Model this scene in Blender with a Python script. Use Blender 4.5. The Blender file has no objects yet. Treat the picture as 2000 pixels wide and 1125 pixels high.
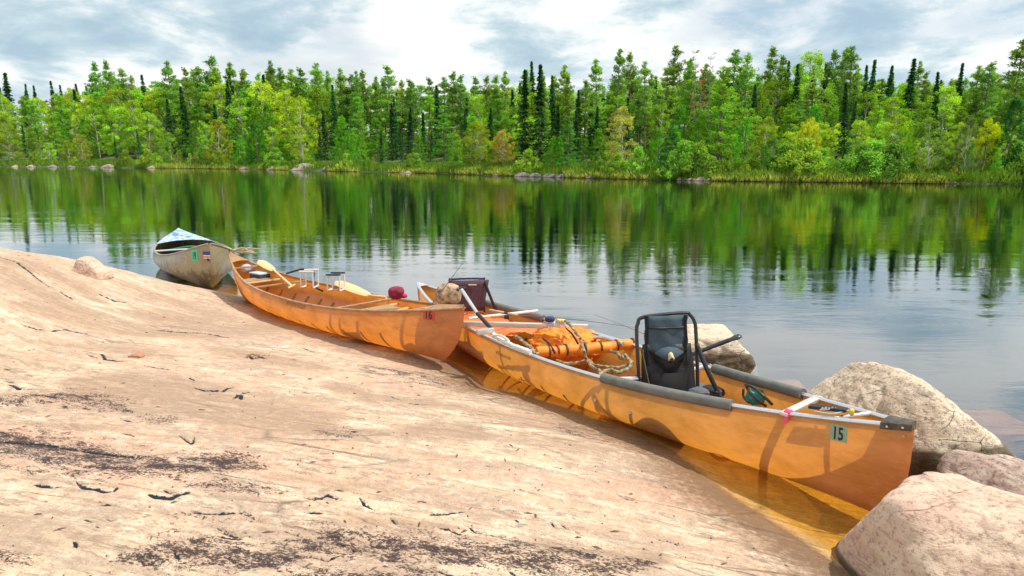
import bpy, bmesh, math, random
import numpy as np
from mathutils import Vector, Matrix

R = math.radians
sc = bpy.context.scene
col = sc.collection
rnd = random.Random(7)
rs = np.random.RandomState(11)

# ------------------------------------------------------------------ camera
CH, FPX, HZ = 1.9, 1345.0, 305.0
TH = math.atan((562.5 - HZ) / FPX)
cam_d = bpy.data.cameras.new('camera')
cam = bpy.data.objects.new('camera', cam_d); col.objects.link(cam)
cam.location = (0, 0, CH); cam.rotation_euler = (math.pi / 2 - TH, 0, 0)
cam_d.sensor_width = 36.0; cam_d.lens = FPX / 2000 * 36
cam_d.clip_end = 3000; cam_d.clip_start = 0.05
sc.camera = cam

def ray(px, py):
    x = (px - 1000) / FPX; u = (562.5 - py) / FPX
    c, s = math.cos(TH), math.sin(TH)
    return Vector((x, c + s * u, -s + c * u))
def at(px, py, z=0.0):
    d = ray(px, py); t = (z - CH) / d.z
    return Vector((d.x * t, d.y * t, z))
def atY(px, py, Y):
    d = ray(px, py); t = Y / d.y
    return Vector((d.x * t, Y, CH + d.z * t))

# ------------------------------------------------------------------ numpy noise
_perm = np.arange(512); rs.shuffle(_perm)
_perm = np.concatenate([_perm, _perm, _perm])
_grad = rs.normal(size=(512, 3)); _grad /= np.linalg.norm(_grad, axis=1)[:, None]
def pnoise(p):
    p = np.asarray(p, float); i = np.floor(p).astype(int); f = p - i; i = i & 511
    w = f * f * f * (f * (f * 6 - 15) + 10)
    out = 0
    for dx in (0, 1):
        for dy in (0, 1):
            for dz in (0, 1):
                h = _perm[(_perm[(_perm[(i[:, 0] + dx) & 511] + i[:, 1] + dy) & 511] + i[:, 2] + dz) & 511]
                g = _grad[h]
                d = (f - (dx, dy, dz))
                ww = (w[:, 0] if dx else 1 - w[:, 0]) * (w[:, 1] if dy else 1 - w[:, 1]) * (w[:, 2] if dz else 1 - w[:, 2])
                out = out + ww * (g * d).sum(1)
    return out
def fbm(p, oct=4, gain=0.5):
    p = np.asarray(p, float); a, s, o = 1.0, 1.0, 0
    for _ in range(oct):
        o = o + a * pnoise(p * s + 17.3 * s); a *= gain; s *= 2.03
    return o

# ------------------------------------------------------------------ materials
def nt(name):
    m = bpy.data.materials.new(name); m.use_nodes = True
    t = m.node_tree; t.nodes.clear()
    out = t.nodes.new('ShaderNodeOutputMaterial')
    return m, t, out
def N(t, kind, **kw):
    n = t.nodes.new('ShaderNode' + kind)
    for k, v in kw.items():
        if k.startswith('i_'):
            key = k[2:]
            key = int(key) if key.isdigit() else key.replace('_', ' ')
            n.inputs[key].default_value = v
        else: setattr(n, k, v)
    return n
def L(t, a, b): t.links.new(a, b)
def c4(c): return (c[0], c[1], c[2], 1.0)
def math_n(t, op, a, b=None, clamp=False):
    n = t.nodes.new('ShaderNodeMath'); n.operation = op; n.use_clamp = clamp
    for k, v in enumerate((a, b)):
        if v is None: continue
        if isinstance(v, (int, float)): n.inputs[k].default_value = v
        else: L(t, v, n.inputs[k])
    return n.outputs[0]
def mixc(t, fac, a, b, mode='MIX'):
    n = t.nodes.new('ShaderNodeMix'); n.data_type = 'RGBA'; n.blend_type = mode
    for idx, v in ((0, fac), (6, a), (7, b)):
        if isinstance(v, (int, float)): n.inputs[idx].default_value = v
        elif isinstance(v, (tuple, list)): n.inputs[idx].default_value = c4(v)
        else: L(t, v, n.inputs[idx])
    return n.outputs[2]
def ramp(t, x, stops, interp='LINEAR'):
    n = t.nodes.new('ShaderNodeValToRGB'); n.color_ramp.interpolation = interp
    e = n.color_ramp.elements
    while len(e) < len(stops): e.new(0.5)
    for el, (p, c) in zip(e, stops):
        el.position = p; el.color = c4(c) if isinstance(c, (tuple, list)) else (c, c, c, 1)
    L(t, x, n.inputs[0]); return n.outputs[0]
def noise(t, vec, scale, detail=4, rough=0.5, dist=0.0):
    n = N(t, 'TexNoise'); n.inputs['Scale'].default_value = scale
    n.inputs['Detail'].default_value = detail; n.inputs['Roughness'].default_value = rough
    n.inputs['Distortion'].default_value = dist
    if vec is not None: L(t, vec, n.inputs['Vector'])
    return n.outputs['Fac']
def mapping(t, vec, scale=(1, 1, 1), rot=(0, 0, 0), loc=(0, 0, 0)):
    n = N(t, 'Mapping'); n.inputs['Scale'].default_value = scale
    n.inputs['Rotation'].default_value = rot; n.inputs['Location'].default_value = loc
    L(t, vec, n.inputs['Vector']); return n.outputs[0]
def pos(t): return N(t, 'NewGeometry').outputs['Position']
def objc(t): return N(t, 'TexCoord').outputs['Object']
def bump(t, h, strength=0.3, dist=0.01):
    n = N(t, 'Bump'); n.inputs['Strength'].default_value = strength; n.inputs['Distance'].default_value = dist
    L(t, h, n.inputs['Height']); return n.outputs[0]

_mats = {}
def pm(name, color, rough=0.5, metal=0.0, var=0.25, scale=30.0, bmp=0.15, bdist=0.002, color2=None, coat=0.0):
    if name in _mats: return _mats[name]
    m, t, out = nt(name); p = N(t, 'BsdfPrincipled')
    v = objc(t); f = noise(t, v, scale, 5, 0.6)
    c2 = color2 if color2 else tuple(x * (1 - var) for x in color)
    L(t, mixc(t, ramp(t, f, [(0.35, 0.0), (0.65, 1.0)]), color, c2), p.inputs['Base Color'])
    L(t, math_n(t, 'MULTIPLY_ADD', f, 0.25, ) if False else math_n(t, 'ADD', math_n(t, 'MULTIPLY', f, 0.2), rough - 0.1, True), p.inputs['Roughness'])
    p.inputs['Metallic'].default_value = metal
    p.inputs['Coat Weight'].default_value = coat
    if bmp: L(t, bump(t, noise(t, v, scale * 3, 3, 0.6), bmp, bdist), p.inputs['Normal'])
    L(t, p.outputs[0], out.inputs[0]); _mats[name] = m
    return m

# ------------------------------------------------------------------ mesh building
class MB:
    def __init__(s): s.v = []; s.f = []; s.m = []
    def add(s, vs, fs, mi=0):
        o = len(s.v); s.v += [tuple(v) for v in vs]
        for f in fs: s.f.append(tuple(i + o for i in f)); s.m.append(mi)
        return s
    def tube(s, pts, r, n=8, closed=False, mi=0, flat=1.0, caps=True):
        pts = [Vector(p) for p in pts]; m = len(pts)
        rr = r if isinstance(r, (list, tuple)) else [r] * m
        vs = []; prev = None
        for i, p in enumerate(pts):
            if closed: tg = (pts[(i + 1) % m] - pts[i - 1]).normalized()
            else: tg = (pts[min(i + 1, m - 1)] - pts[max(i - 1, 0)]).normalized()
            if prev is None:
                a = Vector((0, 0, 1)) if abs(tg.z) < 0.9 else Vector((1, 0, 0))
                nrm = (a - tg * a.dot(tg)).normalized()
            else: nrm = (prev - tg * prev.dot(tg)).normalized()
            prev = nrm; b = tg.cross(nrm)
            for k in range(n):
                an = 2 * math.pi * k / n
                vs.append(p + (nrm * math.cos(an) * flat + b * math.sin(an)) * rr[i])
        fs = []
        for i in range(m if closed else m - 1):
            for k in range(n):
                a0 = i * n + k; a1 = i * n + (k + 1) % n; j = (i + 1) % m
                fs.append((a0, a1, j * n + (k + 1) % n, j * n + k))
        if caps and not closed:
            fs.append(tuple(range(n - 1, -1, -1))); fs.append(tuple((m - 1) * n + k for k in range(n)))
        return s.add(vs, fs, mi)
    def box(s, c, size, rot=None, mi=0, bev=0.0):
        c = Vector(c); M = rot if rot is not None else Matrix.Identity(3)
        bm = bmesh.new(); bmesh.ops.create_cube(bm, size=1.0)
        for v in bm.verts: v.co = Vector((v.co.x * size[0], v.co.y * size[1], v.co.z * size[2]))
        if bev > 0: bmesh.ops.bevel(bm, geom=bm.edges[:], offset=bev, segments=2, affect='EDGES', profile=0.6)
        bm.verts.index_update()
        s.add([c + M @ v.co for v in bm.verts], [[v.index for v in f.verts] for f in bm.faces], mi); bm.free()
        return s
    def grid(s, rows, mi=0, closed_u=False):
        a, b = len(rows), len(rows[0]); vs = [p for r in rows for p in r]; fs = []
        for i in range(a - 1):
            for j in range(b if closed_u else b - 1):
                fs.append((i * b + j, i * b + (j + 1) % b, (i + 1) * b + (j + 1) % b, (i + 1) * b + j))
        return s.add(vs, fs, mi)
    def disc(s, c, r, nrm=(0, 0, 1), th=0.004, n=16, mi=0):
        nv = Vector(nrm).normalized()
        return s.tube([Vector(c), Vector(c) + nv * th], r, n=n, mi=mi)
    def build(s, name, mats, parent=None, origin=None, smooth=True, sharp=40):
        me = bpy.data.meshes.new(name)
        o = bpy.data.objects.new(name, me); col.objects.link(o)
        org = Vector((0, 0, 0))
        if parent is not None:
            o.parent = parent; org = Vector(parent.get('_org', (0, 0, 0)))
        elif origin is not None: org = Vector(origin); o.location = org; o['_org'] = tuple(org)
        vs = [(v[0] - org.x, v[1] - org.y, v[2] - org.z) for v in s.v]
        me.from_pydata(vs, [], s.f)
        for m in (mats if isinstance(mats, (list, tuple)) else [mats]): me.materials.append(m)
        if any(s.m): me.polygons.foreach_set('material_index', s.m)
        if smooth:
            me.shade_smooth(); me.set_sharp_from_angle(angle=R(sharp))
        me.update()
        if parent is not None: o['_org'] = tuple(org)
        return o

def thing(name, label, cat, loc, group=None):
    o = bpy.data.objects.new(name, None); col.objects.link(o)
    o.location = loc; o['_org'] = tuple(loc)
    o.empty_display_size = 0.2
    return tag(o, label, cat, group)
def tag(o, label=None, cat=None, group=None, kind=None):
    if label: o['label'] = label
    if cat: o['category'] = cat
    if group: o['group'] = group
    if kind: o['kind'] = kind
    return o

def np_mesh(name, v, f, mat):
    v = np.asarray(v, np.float32); f = np.asarray(f, np.int32)
    me = bpy.data.meshes.new(name); k = f.shape[1]
    me.vertices.add(len(v)); me.vertices.foreach_set('co', v.ravel())
    me.loops.add(f.size); me.loops.foreach_set('vertex_index', f.ravel())
    me.polygons.add(len(f)); me.polygons.foreach_set('loop_start', np.arange(0, f.size, k, dtype=np.int32))
    try: me.polygons.foreach_set('loop_total', np.full(len(f), k, np.int32))
    except Exception: pass
    me.materials.append(mat); me.update(calc_edges=True)
    return me
def set_attr(me, name, vals):
    a = me.attributes.new(name, 'FLOAT', 'POINT'); a.data.foreach_set('value', np.asarray(vals, np.float32))

def catmull(pts, n=8):
    pts = [Vector(p) for p in pts]; out = []
    for i in range(len(pts) - 1):
        p0 = pts[max(i - 1, 0)]; p1 = pts[i]; p2 = pts[i + 1]; p3 = pts[min(i + 2, len(pts) - 1)]
        for k in range(n):
            t = k / n
            out.append(0.5 * ((2 * p1) + (p2 - p0) * t + (2 * p0 - 5 * p1 + 4 * p2 - p3) * t * t + (3 * p1 - p0 - 3 * p2 + p3) * t ** 3))
    out.append(pts[-1]); return out

# ------------------------------------------------------------------ light, sky
SUN_AZ, SUN_EL = R(88), R(60)   # azimuth measured from +Y towards +X
sd = bpy.data.lights.new('sun', 'SUN'); sun = bpy.data.objects.new('sun', sd); col.objects.link(sun)
sd.energy = 4.6; sd.angle = R(0.6); sd.color = (1.0, 0.95, 0.86)
sdir = Vector((math.sin(SUN_AZ) * math.cos(SUN_EL), math.cos(SUN_AZ) * math.cos(SUN_EL), math.sin(SUN_EL)))
sun.rotation_euler = sdir.to_track_quat('Z', 'Y').to_euler()

w = bpy.data.worlds.new('World'); sc.world = w; w.use_nodes = True
t = w.node_tree; t.nodes.clear(); out = N(t, 'OutputWorld')
sky = N(t, 'TexSky'); sky.sky_type = 'NISHITA'; sky.sun_disc = False
sky.sun_elevation = SUN_EL; sky.sun_rotation = SUN_AZ; sky.air_density = 1.0; sky.dust_density = 0.6
bg1 = N(t, 'Background'); bg1.inputs[1].default_value = 0.12; L(t, sky.outputs[0], bg1.inputs[0])
gen = N(t, 'TexCoord').outputs['Generated']
sep = N(t, 'SeparateXYZ'); L(t, gen, sep.inputs[0])
zz = math_n(t, 'ADD', math_n(t, 'MAXIMUM', sep.outputs[2], 0.0), 0.16)
cmb = N(t, 'CombineXYZ')
L(t, math_n(t, 'DIVIDE', sep.outputs[0], zz), cmb.inputs[0]); L(t, math_n(t, 'DIVIDE', sep.outputs[1], zz), cmb.inputs[1])
pv = mapping(t, cmb.outputs[0], scale=(1.0, 0.8, 1), rot=(0, 0, R(-14)), loc=(3.3, 1.2, 0))
big = noise(t, pv, 1.05, 7, 0.56, 0.3)
pf = mapping(t, gen, scale=(1, 1, 2.6), rot=(0, R(6), 0), loc=(0.35, 0.2, 0.1))
puff = noise(t, pf, 6.5, 9, 0.60, 0.25)
shade = math_n(t, 'ADD', math_n(t, 'MULTIPLY', big, 0.75), math_n(t, 'SUBTRACT', math_n(t, 'MULTIPLY', puff, 0.80), 0.262))
cc = ramp(t, shade, [(0.34, (0.43, 0.58, 0.68)), (0.42, (0.56, 0.70, 0.77)), (0.465, (0.72, 0.82, 0.86)), (0.495, (0.86, 0.92, 0.93)), (0.53, (0.95, 0.98, 0.97)), (0.62, (1.0, 1.0, 0.98))])
bg2 = N(t, 'Background'); bg2.inputs[1].default_value = 1.06; L(t, cc, bg2.inputs[0])
mask = ramp(t, noise(t, pv, 0.8, 5, 0.5), [(0.30, 0.35), (0.46, 1.0)])
ms = N(t, 'MixShader'); L(t, mask, ms.inputs[0]); L(t, bg1.outputs[0], ms.inputs[1]); L(t, bg2.outputs[0], ms.inputs[2])
L(t, ms.outputs[0], out.inputs[0])

sc.view_settings.view_transform = 'Standard'; sc.view_settings.look = 'None'
sc.view_settings.exposure = 0.0; sc.view_settings.gamma = 1.0
sc.cycles.use_denoising = True
sc.cycles.transparent_max_bounces = 24
sc.cycles.max_bounces = 8
sc.cycles.caustics_reflective = False; sc.cycles.caustics_refractive = False
# ------------------------------------------------------------------ rock ledge
shore_px = [(940, 756), (1012, 768), (1102, 797), (1195, 830), (1265, 858), (1330, 892), (1400, 955), (1480, 1008), (1560, 1056), (1655, 1125), (1760, 1220), (1900, 1380)]
shore = [(-30, 9.0), (-16, 9.8), (-11, 10.3), (-8.5, 10.4), (-7.0, 10.2), (-5.9, 10.0), (-5.35, 10.0), (-4.8, 9.9), (-4.25, 9.7), (-3.65, 9.25), (-3.15, 8.65), (-2.6, 8.0), (-2.0, 7.55), (-1.5, 7.1), (-1.0, 6.62), (-0.62, 6.22), (-0.40, 5.85)]
shore += [tuple(at(x, y).xy) for x, y in shore_px]
shore += [(2.6, 0.6), (6, -3), (14, -10)]
SH = np.array(shore, float)
poly = np.vstack([SH, [(14, -60), (-60, -60), (-60, 9)]])
def inside(P):
    x, y = P[:, 0], P[:, 1]; r = np.zeros(len(P), bool); n = len(poly)
    for i in range(n):
        x0, y0 = poly[i]; x1, y1 = poly[(i + 1) % n]
        if y0 == y1: continue
        c = ((y0 > y) != (y1 > y)) & (x < (x1 - x0) * (y - y0) / (y1 - y0) + x0)
        r ^= c
    return r
def pl_dist(P, S, ret_t=False):
    best = np.full(len(P), 1e9); bt = np.zeros(len(P))
    for i in range(len(S) - 1):
        a, b = np.array(S[i][:2], float), np.array(S[i + 1][:2], float); ab = b - a
        t = np.clip(((P - a) @ ab) / max(ab @ ab, 1e-9), 0, 1)
        d = np.linalg.norm(P - (a + t[:, None] * ab), axis=1)
        m = d < best; best = np.where(m, d, best); bt = np.where(m, i + t, bt)
    return (best, bt) if ret_t else best
def sstep(a, b, x):
    t = np.clip((x - a) / (b - a), 0, 1); return t * t * (3 - 2 * t)
def rock_h(P, fine=True):
    P = np.asarray(P, float); z0 = np.zeros(len(P))
    warp = 0.05 * pnoise(np.c_[P * 1.7, z0])
    if fine: warp = warp + 0.022 * pnoise(np.c_[P * 6.0, z0 + 3])
    near_c = sstep(2.2, 0.0, np.abs(P[:, 0] + P[:, 1] * 0.0))
    d = pl_dist(P, SH); s = np.where(inside(P), d, -d) + warp
    lf = sstep(-3.4, -6.6, P[:, 0])            # the ledge swells to a dome on the left
    hm = 0.40 + 0.62 * lf; k = 0.20 + 0.75 * lf
    zi = hm * (1 - np.exp(-np.maximum(s, 0) * k / hm))
    zo = -0.30 * np.minimum(-s, 0.22) - 0.07 * np.clip(-s - 0.22, 0, 0.68) - 0.55 * np.maximum(-s - 0.9, 0)
    zo = np.maximum(zo, -2.2)
    z = np.where(s > 0, zi, zo)
    a = R(-12); U = np.c_[P[:, 0] * math.cos(a) + P[:, 1] * math.sin(a), -P[:, 0] * math.sin(a) + P[:, 1] * math.cos(a)]
    amp = sstep(-0.1, 0.8, s)
    z = z + amp * 0.035 * pnoise(np.c_[U[:, 0] * 0.45, U[:, 1] * 1.5, z0 + 5])
    if fine:
        st = np.c_[U[:, 0] * 1.2, U[:, 1] * 7.0, z0 + 9]
        z = z + (0.2 + 0.8 * amp) * 0.017 * fbm(st, 4)
        z = z + 0.0035 * fbm(np.c_[P * 22.0, z0], 3)
        pit = pnoise(np.c_[U[:, 0] * 2.2, U[:, 1] * 5.0, z0 + 21]); z = z - amp * 0.012 * sstep(0.28, 0.42, pit)
        ridge = np.abs(pnoise(np.c_[U[:, 0] * 1.6, U[:, 1] * 11.0, z0 + 2]))
        z = z - amp * 0.014 * np.clip(1 - ridge / 0.04, 0, 1) * sstep(-.1, .25, pnoise(np.c_[U * 0.9, z0 + 33]))
    return z
def on_rock(px, py):
    z = 0.35
    for _ in range(6):
        p = at(px, py, z); z = float(rock_h(np.array([[p.x, p.y]]), False)[0])
    return at(px, py, z)

ang = np.concatenate([np.linspace(-180, -48, 60, endpoint=False), np.linspace(-48, 44, 820, endpoint=False), np.linspace(44, 180, 60)])
rad = np.concatenate([[0.02, 0.3, 0.8, 1.3, 1.6], np.geomspace(1.8, 12.5, 620), np.geomspace(13, 70, 24)])
A_, R_ = np.meshgrid(np.radians(ang), rad)
P = np.c_[(np.sin(A_) * R_).ravel(), (np.cos(A_) * R_).ravel()]
H = rock_h(P)
na, nr = len(ang), len(rad)
# stains and cracks drawn where they lie on the stone
def band(pts, hw, soft=False):
    W = [on_rock(x, y) for x, y in pts]; ws = []
    for (x, y) in pts:
        a, b = on_rock(x, y - hw), on_rock(x, y + hw); ws.append(min(max(0.5 * (a - b).length, 0.004), 0.016 if hw < 4.5 else 9))
    d, tt = pl_dist(P, W, True)
    wv = np.interp(tt, range(len(ws)), ws)
    endt = np.minimum(tt, len(ws) - 1 - tt); taper = np.clip(0.35 + endt * 1.2, 0, 1)
    x = d / (wv * taper)
    return np.exp(-(x / 1.1) ** 2) if soft else np.clip(1.25 - x, 0, 1)
lich = np.zeros(len(P)); brown = np.zeros(len(P)); crack = np.zeros(len(P)); wet = np.zeros(len(P))
for pts, hw, s in [([(-60, 785), (60, 779), (140, 775), (200, 785), (250, 803)], 13, 0.9), ([(160, 790), (215, 798), (250, 805)], 10, 0.8),
                   ([(270, 812), (345, 820)], 12, 0.6), ([(-60, 850), (40, 866), (140, 885), (220, 902), (260, 912), (330, 908), (420, 905), (500, 912)], 22, 1.0),
                   ([(0, 900), (70, 918), (180, 928)], 9, 0.5), ([(370, 948), (440, 950), (560, 962)], 12, 0.7), ([(320, 1010), (420, 1018), (500, 1008)], 16, 0.45),
                   ([(240, 1092), (370, 1068), (430, 1085), (520, 1095), (620, 1060), (730, 1062), (850, 1072), (1000, 1088), (1120, 1105), (1260, 1100)], 30, 1.0),
                   ([(560, 1125), (700, 1128), (900, 1130)], 24, 0.85), ([(-40, 1090), (50, 1100)], 34, 0.7),
                   ([(620, 840), (660, 848), (700, 842)], 9, 0.6), ([(790, 730), (830, 742), (872, 746)], 11, 0.7), ([(700, 712), (760, 722), (850, 738)], 9, 0.6), ([(1080, 832), (1140, 850), (1230, 872), (1300, 905)], 7, 0.5)]:
    lich = np.maximum(lich, s * band(pts, hw, True))
for pts, hw, s in [([(150, 745), (260, 752), (360, 775), (460, 800), (560, 812), (640, 845)], 26, 0.8), ([(400, 810), (500, 820), (600, 830)], 22, 0.7),
                   ([(250, 608), (350, 622), (450, 640), (560, 640)], 16, 0.6), ([(0, 578), (120, 600), (260, 640), (420, 660)], 9, 0.6),
                   ([(800, 838), (880, 842), (960, 850)], 18, 0.7), ([(650, 850), (800, 845)], 10, 0.4), ([(980, 850), (1100, 866), (1180, 880)], 14, 0.45),
                   ([(0, 545), (100, 560), (200, 590)], 8, 0.6), ([(40, 610), (160, 628), (300, 655)], 10, 0.6), ([(250, 560), (380, 600), (470, 640)], 9, 0.55), ([(420, 680), (520, 700), (640, 720)], 10, 0.6), ([(60, 665), (220, 680), (330, 700)], 9, 0.5), ([(640, 755), (760, 775), (900, 800)], 11, 0.55), ([(500, 610), (600, 650), (700, 690)], 8, 0.5), ([(880, 790), (1000, 820), (1120, 850)], 9, 0.55), ([(0, 820), (200, 835)], 9, 0.4), ([(500, 930), (640, 945), (800, 960)], 12, 0.4), ([(620, 1020), (760, 1015), (900, 1030)], 13, 0.45), ([(1000, 1060), (1150, 1075)], 14, 0.5), ([(0, 1010), (120, 1035), (200, 1060)], 34, 0.35), ([(0, 700), (100, 706)], 20, 0.3), ([(1180, 1080), (1240, 1092), (1300, 1090)], 18, 0.6)]:
    brown = np.maximum(brown, s * band(pts, hw, True))
for pts, hw in [([(40, 638), (70, 645), (105, 647), (130, 645), (150, 650), (170, 652)], 2.2), ([(0, 752), (22, 752), (40, 762), (70, 761)], 2.4), ([(0, 745), (28, 747)], 1.6),
                ([(377, 756), (400, 763), (436, 764), (446, 757), (458, 757)], 2.2), ([(455, 779), (468, 770), (472, 778), (466, 771), (492, 764)], 2.2), ([(370, 738), (380, 744)], 2.0),
                ([(160, 685), (180, 690), (200, 690), (205, 702), (250, 707)], 1.8), ([(165, 692), (190, 700)], 1.5), ([(280, 712), (310, 718), (352, 722)], 1.8),
                ([(66, 944), (90, 949), (118, 949)], 2.6), ([(150, 942), (165, 952), (190, 955), (205, 961), (222, 957), (230, 950)], 2.8),
                ([(287, 963), (305, 969), (335, 971), (352, 964), (372, 961)], 3.0), ([(320, 955), (334, 965)], 2.2), ([(375, 1000), (420, 1001), (440, 999), (478, 997)], 3.0), ([(190, 988), (218, 986)], 2.6),
                ([(416, 1042), (440, 1049), (475, 1052)], 2.6), ([(430, 1038), (460, 1046), (478, 1048)], 2.2), ([(595, 973), (615, 975), (640, 968), (662, 974)], 2.6), ([(594, 1001), (632, 1003)], 2.4),
                ([(703, 973), (712, 985), (733, 995)], 2.0), ([(760, 1008), (775, 1024)], 1.8), ([(836, 1004), (870, 1002), (905, 998)], 2.4), ([(856, 1028), (880, 1034), (900, 1044)], 2.4), ([(914, 1024), (930, 1038), (948, 1040)], 2.2),
                ([(970, 1078), (995, 1082)], 4), ([(840, 1105), (880, 1122), (920, 1126)], 3), ([(990, 1110), (1010, 1124)], 2.5),
                ([(1076, 1018), (1086, 1032)], 1.6), ([(1092, 1020), (1110, 1036)], 1.4), ([(1116, 1032), (1134, 1046)], 1.6), ([(1285, 1054), (1310, 1058), (1335, 1068)], 1.5), ([(1310, 1004), (1345, 1012)], 1.3),
                ([(0, 560), (40, 566), (100, 580)], 1.5), ([(120, 582), (145, 590)], 1.6), ([(190, 578), (225, 588), (255, 592)], 1.4), ([(98, 546), (122, 547)], 1.2), ([(305, 644), (340, 648), (400, 652), (450, 662)], 1.3), ([(300, 572), (330, 578)], 1.2),
                ([(484, 692), (492, 700), (520, 698)], 2.2), ([(490, 690), (515, 700), (530, 698)], 1.6), ([(237, 816), (268, 822)], 2), ([(240, 845), (262, 852)], 1.4), ([(350, 850), (375, 868), (380, 854)], 1.4), ([(440, 882), (470, 890)], 1.6),
                ([(0, 862), (80, 868), (180, 884), (280, 895)], 1.6), ([(600, 1085), (640, 1094), (660, 1085)], 2.0), ([(590, 680), (620, 690)], 1.2), ([(700, 640), (730, 652)], 1.2), ([(560, 700), (590, 706)], 1.0), ([(1020, 930), (1045, 934)], 1.2), ([(800, 788), (835, 790)], 1.2), ([(760, 770), (785, 782)], 1.1), ([(1200, 965), (1250, 985)], 1.0), ([(940, 905), (980, 912)], 1.0), ([(340, 1078), (350, 1095)], 3), ([(145, 1058), (150, 1070)], 3), ([(210, 1014), (225, 1016)], 2.4), ([(275, 1008), (300, 1009)], 2.4)]:
    jit = [(x + rnd.uniform(-1, 1), y + rnd.uniform(-.6, .6)) for x, y in pts]
    crack = np.maximum(crack, band(jit, hw * 0.95))
sdist = pl_dist(P, SH); sdist = np.where(inside(P), sdist, -sdist)
wet = np.clip(1 - (H - 0.0) / 0.12, 0, 1) * np.clip(1 + H / 0.03, 0, 1) * (sdist < 0.6) * (P[:, 0] > -5.5)
H = H - 0.011 * crack
V = np.c_[P, H]
ii, jj = np.meshgrid(np.arange(nr - 1), np.arange(na - 1), indexing='ij')
q = np.stack([ii * na + jj, (ii + 1) * na + jj, (ii + 1) * na + jj + 1, ii * na + jj + 1], -1).reshape(-1, 4)[:, ::-1]

m, t, out = nt('granite ledge'); p = N(t, 'BsdfPrincipled')
g = pos(t)
def stretched(sx, sy, sc_, det=5, ro=0.55, loc=(0, 0, 0), dist=0.0, a=12):
    return noise(t, mapping(t, mapping(t, g, rot=(0, 0, R(a))), scale=(sx, sy, 1), loc=loc), sc_, det, ro, dist)
def att(nm): return N(t, 'Attribute', attribute_name=nm).outputs['Fac']
s1 = stretched(0.35, 1.6, 1.3, 6, 0.6, dist=0.6)
s2 = stretched(0.5, 3.0, 3.0, 6, 0.6, loc=(4, 2, 0), dist=0.5)
s3 = stretched(1.3, 6.0, 4.0, 6, 0.7, loc=(1, 7, 0), dist=0.8)
gr = noise(t, g, 90, 4, 0.7)
gr2 = noise(t, g, 28, 5, 0.7)
base = mixc(t, ramp(t, s1, [(0.38, 0.0), (0.62, 1.0)]), (0.72, 0.54, 0.36), (0.66, 0.42, 0.285))
base = mixc(t, ramp(t, s2, [(0.50, 0.0), (0.66, 0.9)]), base, (0.84, 0.72, 0.53))
base = mixc(t, ramp(t, stretched(0.6, 2.0, 1.1, 5, 0.6, loc=(9, 3, 0)), [(0.55, 0.0), (0.7, 0.55)]), base, (0.50, 0.34, 0.23))
base = mixc(t, math_n(t, 'MULTIPLY', ramp(t, s3, [(0.38, 1.0), (0.50, 0.0)]), 0.85), base, (0.30, 0.20, 0.15))
base = mixc(t, math_n(t, 'MULTIPLY', ramp(t, stretched(1.4, 10.0, 5.0, 5, 0.7, loc=(3, 1, 0), dist=1.2), [(0.335, 1.0), (0.395, 0.0)]), 0.9), base, (0.10, 0.08, 0.08))
wth = ramp(t, stretched(0.7, 2.6, 2.0, 7, 0.68, loc=(13, 5, 0), dist=1.0), [(0.47, 0.0), (0.58, 0.8)])
base = mixc(t, wth, base, (0.43, 0.31, 0.225))
base = mixc(t, ramp(t, stretched(0.8, 3.0, 0.9, 6, 0.6, loc=(21, 9, 0), dist=.5), [(0.50, 0.0), (0.64, 0.6)]), base, (0.70, 0.40, 0.27))
vck = N(t, 'TexVoronoi', feature='DISTANCE_TO_EDGE'); vck.inputs['Scale'].default_value = 1.0
nv = N(t, 'TexNoise'); nv.inputs['Scale'].default_value = 3.0; nv.inputs['Detail'].default_value = 6; L(t, g, nv.inputs['Vector'])
L(t, mixc(t, 0.10, mapping(t, mapping(t, g, rot=(0, 0, R(12))), scale=(1.1, 5.5, 1)), nv.outputs['Color'], 'ADD'), vck.inputs['Vector'])
ckm = math_n(t, 'MULTIPLY', ramp(t, vck.outputs['Distance'], [(0.0, 1.0), (0.035, 0.0)]), ramp(t, stretched(0.5, 1.0, 1.3, 4, 0.6, loc=(31, 2, 0)), [(0.50, 0.0), (0.60, 0.85)]))
base = mixc(t, ckm, base, (0.13, 0.09, 0.075))
iso = noise(t, g, 13, 6, 0.78, 0.6)
base = mixc(t, ramp(t, iso, [(0.37, 0.62), (0.49, 0.0)]), base, (0.40, 0.28, 0.20))
base = mixc(t, ramp(t, iso, [(0.53, 0.0), (0.66, 0.45)]), base, (0.86, 0.76, 0.60))
base = mixc(t, ramp(t, gr, [(0.34, 0.75), (0.47, 0.0)]), base, (0.30, 0.21, 0.17))
base = mixc(t, ramp(t, noise(t, g, 210, 3, 0.7), [(0.36, 0.6), (0.46, 0.0)]), base, (0.22, 0.15, 0.13))
base = mixc(t, ramp(t, gr2, [(0.56, 0.0), (0.72, 0.45)]), base, (0.80, 0.70, 0.56))
bm_ = math_n(t, 'MULTIPLY', math_n(t, 'MULTIPLY', att('brown'), 1.7, True), ramp(t, math_n(t, 'ADD', math_n(t, 'MULTIPLY', s3, 0.6), math_n(t, 'MULTIPLY', gr2, 0.4)), [(0.42, 1.0), (0.66, 0.4)]))
base = mixc(t, bm_, base, (0.35, 0.235, 0.16))
gl_ = noise(t, mapping(t, mapping(t, g, rot=(0, 0, R(12))), scale=(1, 1.7, 1)), 55, 5, 0.8)
lcl = noise(t, mapping(t, mapping(t, g, rot=(0, 0, R(12))), scale=(1, 2.4, 1)), 7.0, 4, 0.6, 0.5)
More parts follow.
